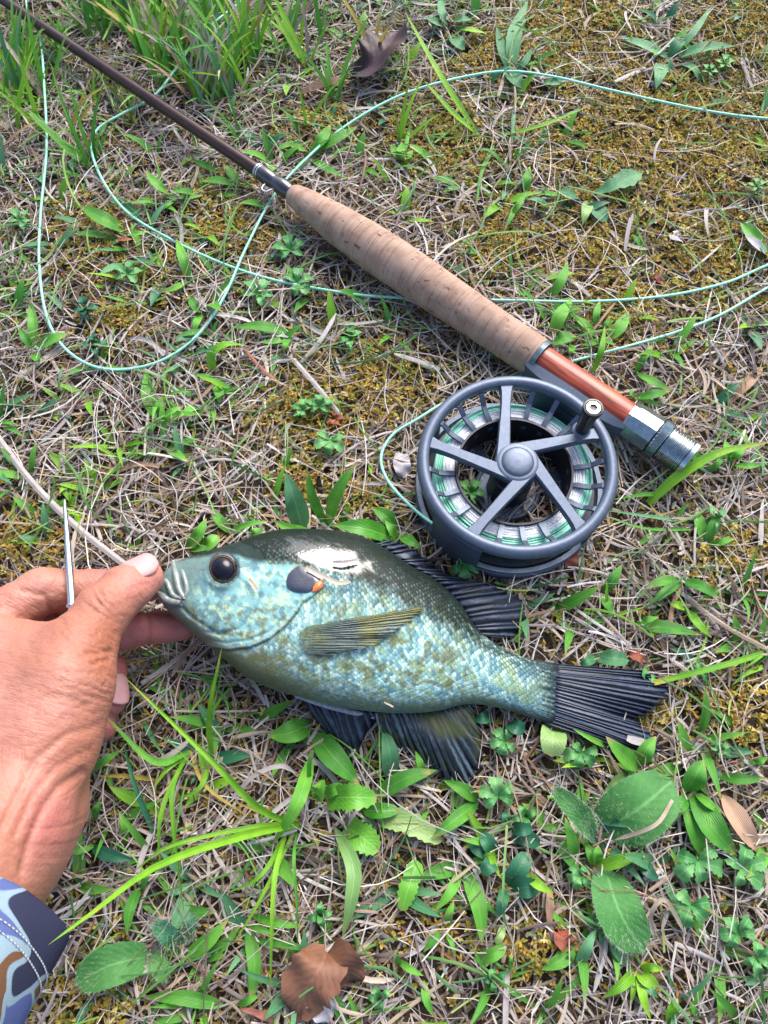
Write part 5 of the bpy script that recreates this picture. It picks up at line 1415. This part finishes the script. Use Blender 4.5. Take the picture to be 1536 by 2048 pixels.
plant('grass_shoot', 'bent blade pair right of the brown dead leaf', 'grass', [(796, 1920, 848, 1952, 14), (848, 1960, 868, 2035, 16), (800, 1930, 790, 1900, 10)], 'grass', LN)
plant('grass_shoot', 'wide flat blades by the bottom of the hairy oval leaf', 'grass', [(450, 2012, 282, 1994, 28), (392, 2024, 300, 2046, 16), (368, 1916, 458, 1836, 28), (420, 1985, 400, 1960, 12), (475, 2010, 520, 1990, 14)], 'grass', LN)
plant('trefoil_sprig', 'sprig of dark blue-green oval leaflets below the anal fin', 'plant', [
 {'p': [(1010, 1860, 3), (1006, 1780, 16), (1014, 1650, 18)], 'w': 5, 'm': 'pale', 'k': 'stem'}, (1014, 1770, 1058, 1704, 38), (1022, 1780, 1082, 1776, 38), (1008, 1772, 997, 1832, 22), (1022, 1668, 1080, 1690, 32), (1022, 1656, 1066, 1658, 26),
 (990, 1710, 962, 1666, 30), (988, 1712, 938, 1688, 36), (990, 1714, 962, 1746, 30), (992, 1712, 968, 1716, 24, {'m': 'bright'}), (1014, 1650, 1010, 1622, 18), (1006, 1850, 992, 1890, 16, {'m': 'pale'})], 'dark', OV, base=(1010, 1860))
plant('broad_grass_shoot', 'shoot of wide light green blades right of the woolly rosette', 'grass', [(1376, 1584, 1408, 1520, 44), (1376, 1590, 1400, 1712, 50, {'f': .4}), (1384, 1586, 1474, 1712, 50, {'f': .4}), (1390, 1585, 1448, 1628, 18), (1374, 1590, 1352, 1640, 24)], 'grass', LN)
plant('broad_grass_shoot', 'fresh green shoot standing up through the tail fin edge', 'grass', [(1278, 1537, 1211, 1472, 36, {'z': 20, 'tz': 22}), (1220, 1495, 1145, 1457, 12, {'z': 16, 'tz': 16}), (1274, 1532, 1312, 1472, 32), (1264, 1546, 1206, 1588, 28, {'m': 'pale'}), (1276, 1540, 1235, 1528, 22)], 'grass', LN)
plant('pale_leaf', 'single pale grey-green leaf under the tail stem', 'plant', [(1106, 1448, 1104, 1514, 52)], 'pale', OV)
plant('round_leaf', 'small dark round leaf below the tail stem', 'plant', [(1016, 1446, 1050, 1462, 30), (985, 1430, 950, 1438, 24)], 'dark', OV)
plant('grass_shoot', 'bright shoot at the foot of the long woolly leaf', 'grass', [(1274, 1938, 1203, 1996, 22), (1276, 1938, 1320, 1976, 28), (1278, 1936, 1330, 1940, 16), (1276, 1942, 1302, 2042, 18), (1270, 1942, 1262, 2010, 12), (1290, 1960, 1316, 1996, 16, {'m': 'teal'})], 'bright', LN)
plant('grass_shoot', 'grey-green folded blades left of the long woolly leaf', 'grass', [(1155, 1937, 1193, 1856, 24, {'m': 'teal'}), (1262, 1932, 1211, 1860, 28, {'m': 'teal'}), (1152, 1896, 1082, 1940, 28), (1130, 1935, 1150, 1895, 16), (1205, 1858, 1162, 1834, 20, {'m': 'teal'}), (1206, 1862, 1203, 1888, 18, {'m': 'teal'})], 'grass', LN)
plant('grass_shoot', 'bronzed blade and leafy sprout between the two woolly leaves', 'grass', [(1188, 1734, 1288, 1704, 24, {'m': 'bright'}), (1150, 1718, 1130, 1634, 24), (1192, 1730, 1170, 1690, 26), (1194, 1728, 1196, 1690, 22), (1280, 1716, 1318, 1760, 26, {'m': 'dark'}), (1052, 1746, 1108, 1786, 20, {'m': 'bright'})], 'grass', LN)
plant('grass_shoot', 'low curled blade at the edge of the moss by the trefoil sprig', 'grass', [(949, 1920, 1014, 1892, 26, {'k': OV}), (1018, 1940, 1022, 1905, 10)], 'grass', LN)
plant('grass_shoot', 'flat blade right of the woolly rosette near a brown dead blade', 'grass', [(1428, 1550, 1536, 1556, 20), (1500, 1530, 1536, 1515, 18)], 'grass', LN)
plant('grass_shoot', 'short blunt brown-tipped shoot at the bottom edge of the straw', 'grass', [(1340, 2048, 1356, 1996, 26, {'m': 'bright'}), (1400, 2040, 1380, 2000, 14)], 'grass', LN)

# cinquefoil: palmate leaves of five toothed leaflets
def cinquefoil(cx, cy, r, rot, label, n=5, mat='cinq', stem=None, z=9, kind='fan', group=None):
    b = U(cx, cy, 0); b = U(cx, cy, float(gh(b[0], b[1])))
    e = thing('cinquefoil', b, label, 'plant', group)
    for k in range(n):
        a = math.radians(rot + (k - (n - 1) / 2) * (300 / n))
        R_ = r * (1.0 if abs(k - (n - 1) / 2) < 1.2 else .8) * random.uniform(.92, 1.08)
        pts = [(cx, cy, z - 1), (cx + .55 * R_ * math.cos(a), cy - .55 * R_ * math.sin(a) * .9, z + 2), (cx + R_ * math.cos(a), cy - R_ * math.sin(a) * .9, z + random.uniform(-2, 1))]
        px_leaf(e, pts, R_ * .92, mat, kind, name='leaflet', teeth=6, fold=.3, twist=random.uniform(-.25, .25))
    sx, sy = stem or (cx - r * .6 * math.cos(math.radians(rot)), cy + r * .6 * math.sin(math.radians(rot)))
    px_leaf(e, [(sx, sy, 2), ((sx + cx) / 2, (sy + cy) / 2, z * .6), (cx, cy, z - 1)], 4, 'redstem' if random.random() < .5 else 'pale', 'stem', n=6)
for x, y, r, rot, lab in [
 (255, 548, 30, 80, 'round cinquefoil leaf alone on moss inside the line loop'), (514, 588, 34, 60, 'cinquefoil leaf by the line left of two others under the cork grip'), (580, 500, 32, 100, 'cinquefoil leaf close under the front of the cork grip'),
 (592, 565, 34, 20, 'cinquefoil leaf crossed by the fly line below the cork grip'), (638, 812, 26, 90, 'cinquefoil leaf at the end of the grey straw stalk'), (606, 820, 24, 150, 'small cinquefoil leaf left of the grey straw stalk'),
 (661, 880, 34, 260, 'open cinquefoil leaf on a red stem above the fish back'), (1165, 1505, 36, 250, 'folded cinquefoil leaf below the tail fin'), (996, 1592, 40, 100, 'cinquefoil leaf right of the anal fin tip'), (1012, 1482, 32, 190, 'cinquefoil leaf under the tail stem beside the round dark leaf'),
 (1396, 1722, 50, 280, 'large cinquefoil leaf under the wide light green blades'), (1484, 1738, 50, 20, 'large three-pointed cinquefoil leaf right of its neighbour'), (1382, 1810, 48, 250, 'cinquefoil leaf right of the long woolly leaf'),
 (1478, 1868, 42, 120, 'pale cinquefoil leaf in the straw right of the long woolly leaf'), (1515, 1915, 40, 330, 'cinquefoil leaf at the lowest right of the patch'), (1162, 1752, 30, 190, 'small cinquefoil leaf left of the long woolly leaf'),
 (1440, 1500, 22, 40, 'tiny cinquefoil leaf in the straw right of the tail fin'), (925, 1128, 34, 340, 'cinquefoil leaf peeping between the dorsal fin and the reel'), (940, 985, 30, 60, 'cinquefoil leaf seen through the spokes of the reel'),
 (1418, 142, 18, 60, 'tiny cinquefoil leaf right of the lance leaf rosette'), (1450, 128, 20, 90, 'second tiny cinquefoil leaf right of the lance leaf rosette'), (1515, 372, 18, 100, 'tiny cinquefoil leaf in the moss above the curled leaf'), (40, 440, 26, 60, 'cinquefoil leaf left of the line loop')]:
    cinquefoil(x, y, r, rot, lab)
cinquefoil(667, 838, 20, 320, 'purple withered cinquefoil leaf beside the grey straw stalk', mat='redleaf', z=6)
# dark small-leaved rosettes
for x, y, lab in [(172, 615, 'dark small-leaved sprout on moss inside the left of the loop'), (188, 690, 'second small-leaved sprout inside the bottom left of the loop'), (1050, 1632, 'bright green clover sprout by the trefoil sprig'), (1405, 1340, 'small sprout right of the tail fin'), (1290, 1360, 'tiny leaves at the tip of the tail fin'),
                  (700, 675, 'two-leaved seedling under the middle of the cork grip'), (760, 1995, 'tiny clover seedling right of the brown dead leaf'), (990, 1960, 'little clover seedling at the bottom among straw'), (640, 1830, 'tiny clover seedling left of the drooping pale leaf'), (1430, 1035, 'little green seedling on moss by the upright forked shoot')]:
    plant('sprout', lab, 'plant', [(x, y, x + 26 * math.cos(a), y - 24 * math.sin(a), random.uniform(13, 19)) for a in [random.uniform(0, .8) + k * 1.45 for k in range(4)]] + [(x, y, x + 4, y + 30, 5, {'k': 'stem'})], 'dark' if y < 1500 and x < 300 else 'cinq', OV)

# hairs on the woolly leaves
def add_hairs(e, n):
    hm = noise_mat('white_hair', (.30, .42, .25), (.42, .52, .36), 200, .7)
    for ch in [c for c in COL.objects if c.parent == e and c.name.startswith('leaf')]:
        me = ch.data; nv = len(me.vertices)
        co = np.empty(nv * 3, np.float32); me.vertices.foreach_get('co', co); co = co.reshape(-1, 5, 3)
        m = co.shape[0]
        k = n // 2
        i = RNG.uniform(0, m - 1.001, k); j = RNG.uniform(0, 3.999, k)
        edge = RNG.random(k) < .35; j[edge] = RNG.choice([0.02, 3.97], edge.sum())
        i0 = i.astype(int); j0 = j.astype(int); fi = (i - i0)[:, None]; fj = (j - j0)[:, None]
        p = co[i0, j0] * (1 - fi) * (1 - fj) + co[i0 + 1, j0] * fi * (1 - fj) + co[i0, j0 + 1] * (1 - fi) * fj + co[i0 + 1, j0 + 1] * fi * fj
        out = nrm(p - co[:, 2].mean(0)) * .6 + RNG.normal(0, .5, (k, 3)); out[:, 2] = np.abs(out[:, 2]) * .8 + .25
        q = p + nrm(out) * RNG.uniform(.0012, .0030, (k, 1))
        sd = nrm(np.cross(q - p, [0, 0, 1.0])) * .000035
        V = np.stack([p - sd, p + sd, q], 1).reshape(-1, 3)
        o = obj('leaf_hair', raw_mesh('leaf_hair', V, np.arange(k * 3).reshape(-1, 3)), hm, ch)
        o['kind'] = 'stuff'
for e, n in HAIRY: add_hairs(e, n)

# ------------------------------------------------------------------ dead leaves and straws one can pick out
def dead(name, label, cat, pts, w, mat, kind=OV, teeth=0, wav=.12, t=.2, nu=9, f=.15, n=16):
    b = U(*pts[0][:2], 0); b = U(*pts[0][:2], float(gh(b[0], b[1])))
    e = thing(name, b, label, cat)
    o = px_leaf(e, pts, w, mat, kind, name='blade' if kind in ('straw', 'grass') else 'leaf_blade', teeth=teeth, wav=wav, twist=t, nu=nu, fold=f, n=n)
    return e
dead('dead_leaf', 'dark purple-black curled leaf on the thatch', 'leaf', [(708, 156, 5), (745, 125, 16), (772, 95, 18), (795, 66, 12)], 88, 'purple', wav=.10, t=.6, f=.5)
dead('dead_leaf', 'rolled pinkish brown dead leaf touching the dark purple leaf', 'leaf', [(600, 190, 5), (640, 178, 9), (675, 168, 11), (706, 162, 9)], 24, 'tan', 'lance', wav=.05, f=.9)
bl = dead('dead_leaf', 'large crumpled reddish brown dead leaf in the straw', 'leaf', [(655, 1900, 6), (640, 1935, 15), (615, 1975, 14), (590, 2035, 6)], 118, 'brownleaf', teeth=5, wav=.08, t=.2)
px_leaf(bl, [(655, 1905, 8), (680, 1935, 14), (705, 1965, 8)], 90, 'brownleaf', OV, name='leaf_lobe', wav=.08, nu=9, n=14)
dead('dead_leaf', 'silvery grey flake lying against the brown dead leaf', 'leaf', [(625, 1965, 4), (640, 2000, 9), (655, 2045, 6)], 55, 'greyleaf')
dead('dead_leaf', 'pale grey leaf chip left of the reel', 'leaf', [(800, 905, 5), (804, 930, 9), (806, 956, 6)], 34, 'greyleaf')
dead('dead_leaf', 'rusty chip under the lower rim of the reel', 'leaf', [(1140, 1100, 5), (1143, 1118, 8), (1138, 1140, 5)], 26, 'redleaf')
dead('dead_leaf', 'rusty brown chip between tail fin and flat blade', 'leaf', [(1258, 1305, 5), (1275, 1312, 8), (1290, 1322, 6)], 22, 'redleaf')
dead('dead_leaf', 'red curled scrap on moss between the two lines', 'leaf', [(1302, 562, 4), (1312, 553, 8), (1326, 570, 5)], 14, 'redleaf')
dead('dead_leaf', 'pinkish brown dead blade beside the wide light green blades', 'leaf', [(1446, 1590, 5), (1482, 1650, 10), (1524, 1712, 5)], 40, 'tan', 'lance', wav=.03, f=.4)
dead('dead_leaf', 'orange tan dead blade by the dark twig right of the reel seat', 'leaf', [(1524, 734, 5), (1490, 772, 9), (1457, 810, 5)], 20, 'tan', 'lance', wav=.03, f=.5)
dead('dead_leaf', 'orange bract hanging in the straw below the trefoil sprig', 'leaf', [(1098, 1780, 6), (1100, 1805, 8), (1098, 1880, 4)], 16, 'tan', 'lance')
dead('dead_leaf', 'dark red withered rosette in the straw below the trefoil sprig', 'leaf', [(1120, 1860, 4), (1128, 1880, 9), (1140, 1895, 5)], 36, 'redleaf', wav=.2)
dead('dead_leaf', 'grey scrap on the moss by the red curled scrap', 'leaf', [(1340, 468, 4), (1354, 475, 8), (1364, 482, 5)], 24, 'greyleaf')
dead('dead_leaf', 'purplish dead blade at the bottom left of the brown leaf', 'leaf', [(560, 2048, 5), (520, 2028, 9), (470, 2015, 6)], 14, 'redstem', 'lance')
dead('twig', 'dark grey twig lying near the orange tan blade', 'twig', [(1497, 640, 7), (1508, 730, 9), (1524, 820, 7)], 7, 'purple', 'stem', wav=0)
dead('straw_stalk', 'thick pale straw stalk running to the thumb', 'straw', [(-10, 868, 8), (60, 960, 10), (150, 1050, 10), (262, 1138, 9)], 13, 'greystraw', 'stem', wav=0, f=-.5)
dead('straw_stalk', 'grey straw stalk lying beside the purple cinquefoil leaf', 'straw', [(586, 717, 8), (634, 772, 9), (682, 830, 7)], 10, 'greystraw', 'stem', wav=0, f=-.5)
dead('straw_stalk', 'bent grey straw leaning toward the cork grip', 'straw', [(602, 724, 6), (640, 680, 10), (672, 626, 8)], 9, 'greystraw', 'straw', wav=0, f=-.4)
dead('straw_stalk', 'pinkish red dry stalk left of the flat three-bladed shoot', 'straw', [(488, 698, 8), (525, 738, 9), (564, 770, 7)], 7, 'redstem', 'stem', wav=0, f=-.5)
dead('straw_stalk', 'long tan straw slanting through the open straw right of the tail', 'straw', [(1378, 1198, 7), (1450, 1250, 9), (1540, 1300, 8)], 10, 'straw', 'stem', wav=0, f=-.5)
dead('straw_stalk', 'arching pale straw curled over beside the long woolly leaf', 'straw', [(1310, 1880, 8), (1302, 1830, 20), (1330, 1800, 22), (1372, 1870, 10)], 9, 'straw', 'straw', wav=0)
dead('straw_stalk', 'bare straw stem curving over the woolly leaves', 'straw', [(1345, 1600, 16), (1310, 1650, 22), (1230, 1680, 18)], 8, 'straw', 'straw', wav=0)
dead('straw_stalk', 'white curled straw left of the hanging broad blade', 'straw', [(465, 1595, 6), (510, 1550, 12), (560, 1532, 12), (590, 1545, 6)], 9, 'greystraw', 'straw', wav=0)
dead('straw_stalk', 'pale chip of straw lying on the lower tail fin', 'straw', [(1254, 1476, 11.5), (1272, 1482, 12), (1292, 1487, 11.5)], 15, 'greystraw', 'straw', wav=0, f=.1, t=0)

COLW = {'grass': 'mid green', 'bright': 'yellow-green', 'teal': 'blue-green', 'dark': 'dark green', 'yellow': 'yellowed', 'tan': 'withered tan'}
LANDMARKS = [(60, 60, 'in dense grass at the rod end'), (250, 30, 'between far rod and crossing line'), (430, 120, 'in the grass behind the rod'), (180, 200, 'where the line passes under the rod'), (130, 560, 'inside the left loop of line'), (330, 620, 'in the middle of the line loop'),
 (30, 600, 'outside the left loop of line'), (500, 450, 'where the two lines cross'), (640, 250, 'ahead of the cork grip'), (760, 130, 'beside the dark purple leaf'), (950, 240, 'around the bright arching sedge'), (1330, 110, 'by the blue-green lance rosette'), (1180, 400, 'by the spoon-leaved weed'),
 (1400, 350, 'in the open golden moss'), (900, 420, 'behind the cork grip'), (700, 640, 'under the middle of the cork grip'), (1180, 650, 'between the two lines behind the grip'), (1400, 600, 'beyond the two lines in the moss'), (1400, 760, 'behind the silver reel seat end'), (830, 800, 'between the cork grip and the reel'),
 (650, 850, 'around the red-stemmed cinquefoil'), (300, 800, 'below the line loop'), (120, 900, 'above the pale straw stalk'), (440, 950, 'between line loop and fish head'), (50, 1050, 'above the knuckles of the hand'), (700, 1000, 'above the back of the fish'), (1200, 1150, 'between the reel and the tail'), (1450, 950, 'by the arching sedge at reel seat'),
 (1430, 1180, 'on the open straw beyond the reel'), (1450, 1380, 'beyond the tip of the tail fin'), (1100, 1260, 'between dorsal and tail fins'), (420, 1420, 'under the throat of the fish'), (300, 1600, 'beside the heel of the hand'), (540, 1560, 'around the long arching sedge'), (700, 1500, 'under the pelvic fin'), (1050, 1520, 'below the tail stem'), (760, 1700, 'among the toothed rosette leaves'),
 (1000, 1720, 'around the dark trefoil sprig'), (1270, 1650, 'around the big woolly leaves'), (1440, 1640, 'by the wide light green blades'), (1420, 1800, 'among the large cinquefoil leaves'), (250, 1830, 'beside the camouflage cuff'), (230, 1960, 'around the hairy leaf by the cuff'), (420, 1900, 'left of the strap blades'), (640, 1950, 'around the brown dead leaf'), (820, 1900, 'below the toothed rosette'), (1000, 1900, 'below the trefoil sprig'), (1270, 1980, 'below the long woolly leaf'), (1460, 1980, 'below the large cinquefoil leaves')]
def near(px, py):
    return min(LANDMARKS, key=lambda l: (l[0] - px) ** 2 + (l[1] - py) ** 2)[2]
# flat dead blades that lie loose in the thatch
def loose_blades():
    tm = []
    for k in range(14):
        L = 1.0; ns = 7
        s = np.linspace(-.5, .5, ns)
        cv = random.uniform(-.35, .35); P = np.stack([s, cv * s ** 2 * 1.6, .05 + random.uniform(.0, .10) * (1 - 4 * s ** 2)], -1)
        V, F, uv = ribbon(P, random.uniform(.05, .11), 'straw', 3, random.choice([.5, -.5]), random.uniform(-1.5, 1.5))
        tm.append(raw_mesh('blade', V, F, uv=uv))
    n = 0
    while n < 230:
        x, y = frame_scatter(1, 1.0)
        px, py = to_px(x, y, 0.004)
        if occupied(px, py)[0] or RNG.random() < moss_density(px, py)[0] * .8: continue
        mat = random.choices(['straw', 'greystraw', 'tan'], [5, 6, 1])[0]
        me = tm[n % 14]
        key = me.name + mat
        if key not in loose_blades.cache:
            m2 = me.copy(); m2.materials.clear(); m2.materials.append(M[mat]); loose_blades.cache[key] = m2
        L = random.uniform(.011, .028)
        o = bpy.data.objects.new('dry_grass_blade', loose_blades.cache[key]); COL.objects.link(o)
        o.location = (float(x[0]), float(y[0]), float(gh(x, y)[0]) + .0035 + random.uniform(0, .003)); o.scale = (L, L, L)
        o.rotation_euler = (random.uniform(-.15, .15), random.uniform(-.12, .12), random.uniform(0, 6.28))
        tag(o, 'loose %s %s dry grass blade %s' % ('short' if L < .019 else 'long', {'straw': 'beige', 'greystraw': 'pale grey', 'tan': 'tan brown'}[mat], near(px[0], py[0])), 'straw', 'loose dry grass blades')
        n += 1
loose_blades.cache = {}
loose_blades()

# small green shoots everywhere, and the dense stand of grass by the rod
def shoots():
    def tmpl(k, kind, wlo, whi):
        out = []
        for i in range(k):
            ar = random.uniform(.15, .5); bend = random.uniform(-.2, .2)
            t = np.linspace(0, 1, 8)
            P = np.stack([bend * t ** 2, t * (1 - .12 * ar), ar * np.sin(t * math.pi * .62) * .7], -1)
            V, F, uv = ribbon(P, random.uniform(wlo, whi), kind, 3, .35, random.uniform(-.7, .7))
            out.append(raw_mesh('blade', V, F, uv=uv))
        return out
    short = tmpl(12, 'lance', .14, .26); tall = tmpl(12, 'sedge', .045, .10); mids = tmpl(12, 'grass', .08, .15)
    cache = {}
    def blade(par, me, mat, L, rz, rx):
        key = me.name + mat
        if key not in cache:
            m2 = me.copy(); m2.materials.clear(); m2.materials.append(M[mat]); cache[key] = m2
        o = bpy.data.objects.new('blade', cache[key]); COL.objects.link(o); o.parent = par
        o.scale = (L, L, L); o.rotation_euler = (rx, 0, rz)
    n = 0
    while n < 255:
        x, y = frame_scatter(1, 1.02); px, py = to_px(x, y, 0.0)
        if occupied(px, py)[0]: continue
        if RNG.random() < moss_density(px, py)[0] * .75: continue
        if px[0] > 1150 and 950 < py[0] < 1400 and RNG.random() < .6: continue
        mat = random.choices(['grass', 'bright', 'teal', 'dark'], [5, 2, 2, 1])[0]
        nb = random.choice([2, 3, 3, 4])
        e = thing('small_grass_shoot', (x[0], y[0], gh(x, y)[0]), 'small %s shoot of %s short blades %s' % (COLW[mat], ['', '', 'two', 'three', 'four'][nb], near(px[0], py[0])), 'grass', 'small grass shoots')
        rz0 = random.uniform(0, 6.28)
        for k in range(nb):
            L = random.uniform(.010, .025)
            rz = rz0 + k * 1.9 + random.uniform(-.4, .4)
            qx, qy = to_px(x - L * math.sin(rz), y + L * math.cos(rz), .005)
            if occupied(qx, qy)[0]: L *= .35
            blade(e, random.choice(short), mat, L, rz, random.uniform(0, .45))
        n += 1
    n = 0
    while n < 42:
        px = np.array([random.uniform(-40, 1580)]); py = np.array([random.uniform(330, 2080)])
        wgt = .6 if py[0] > 1480 else (.7 if px[0] < 560 else .25)
        if (px[0] > 1060 and 1480 < py[0] < 1950) or (620 < px[0] < 900 and 1560 < py[0] < 2048) or (px[0] < 380 and py[0] > 1840): continue
        if random.random() > wgt or occupied(px, py)[0] or random.random() < moss_density(px, py)[0] * .7: continue
        p = U(px[0], py[0], 0)
        mat = random.choices(['grass', 'bright', 'teal'], [6, 2, 2])[0]; nb = random.choice([3, 4, 5])
        e = thing('spreading_grass_shoot', (p[0], p[1], float(gh(p[0], p[1]))), 'spreading %s shoot of %s long blades %s' % (COLW[mat], ['', '', '', 'three', 'four', 'five'][nb], near(px[0], py[0])), 'grass', 'spreading grass shoots')
        rz0 = random.uniform(0, 6.28)
        for k in range(nb):
            L = random.uniform(.016, .030); rz = rz0 + k * 1.5 + random.uniform(-.4, .4)
            qx, qy = to_px(np.array([p[0] - L * math.sin(rz)]), np.array([p[1] + L * math.cos(rz)]), .006)
            if occupied(qx, qy)[0]: L *= .3
            blade(e, random.choice(mids), mat, L, rz, random.uniform(.05, .5))
        n += 1
    n = 0
    while n < 275:
        px = np.array([random.uniform(-120, 860)]); py = np.array([random.uniform(-130, 340)])
        if random.random() > math.exp(-max(0, px[0] - 430) / 150) * (1 if py[0] < 215 else .3): continue
        below = py[0] - (4 + .668 * (px[0] - 12))
        short_it = .45 if 0 < below < 130 else 1.0
        p = U(px[0], py[0], 0)
        if occupied(px, py)[0]: continue
        mat = random.choices(['grass', 'bright', 'teal', 'yellow', 'tan'], [6, 3, 1.5, .5, .5])[0]
        nb = random.choice([4, 5, 6])
        e = thing('tall_grass_tuft', (p[0], p[1], float(gh(p[0], p[1]))), 'tall tuft of %s %s blades %s' % (['', '', '', '', 'four', 'five', 'six'][nb], COLW[mat], near(px[0], py[0])), 'grass', 'tall grass tufts by the rod')
        for k in range(nb):
            L = random.uniform(.022, .058) * short_it
            rz = random.uniform(-1.3, 1.3) if random.random() < .75 else random.uniform(0, 6.28)
            blade(e, random.choice(tall), mat if random.random() < .8 else 'straw', L, rz, random.uniform(.25, .95))
        n += 1
shoots()
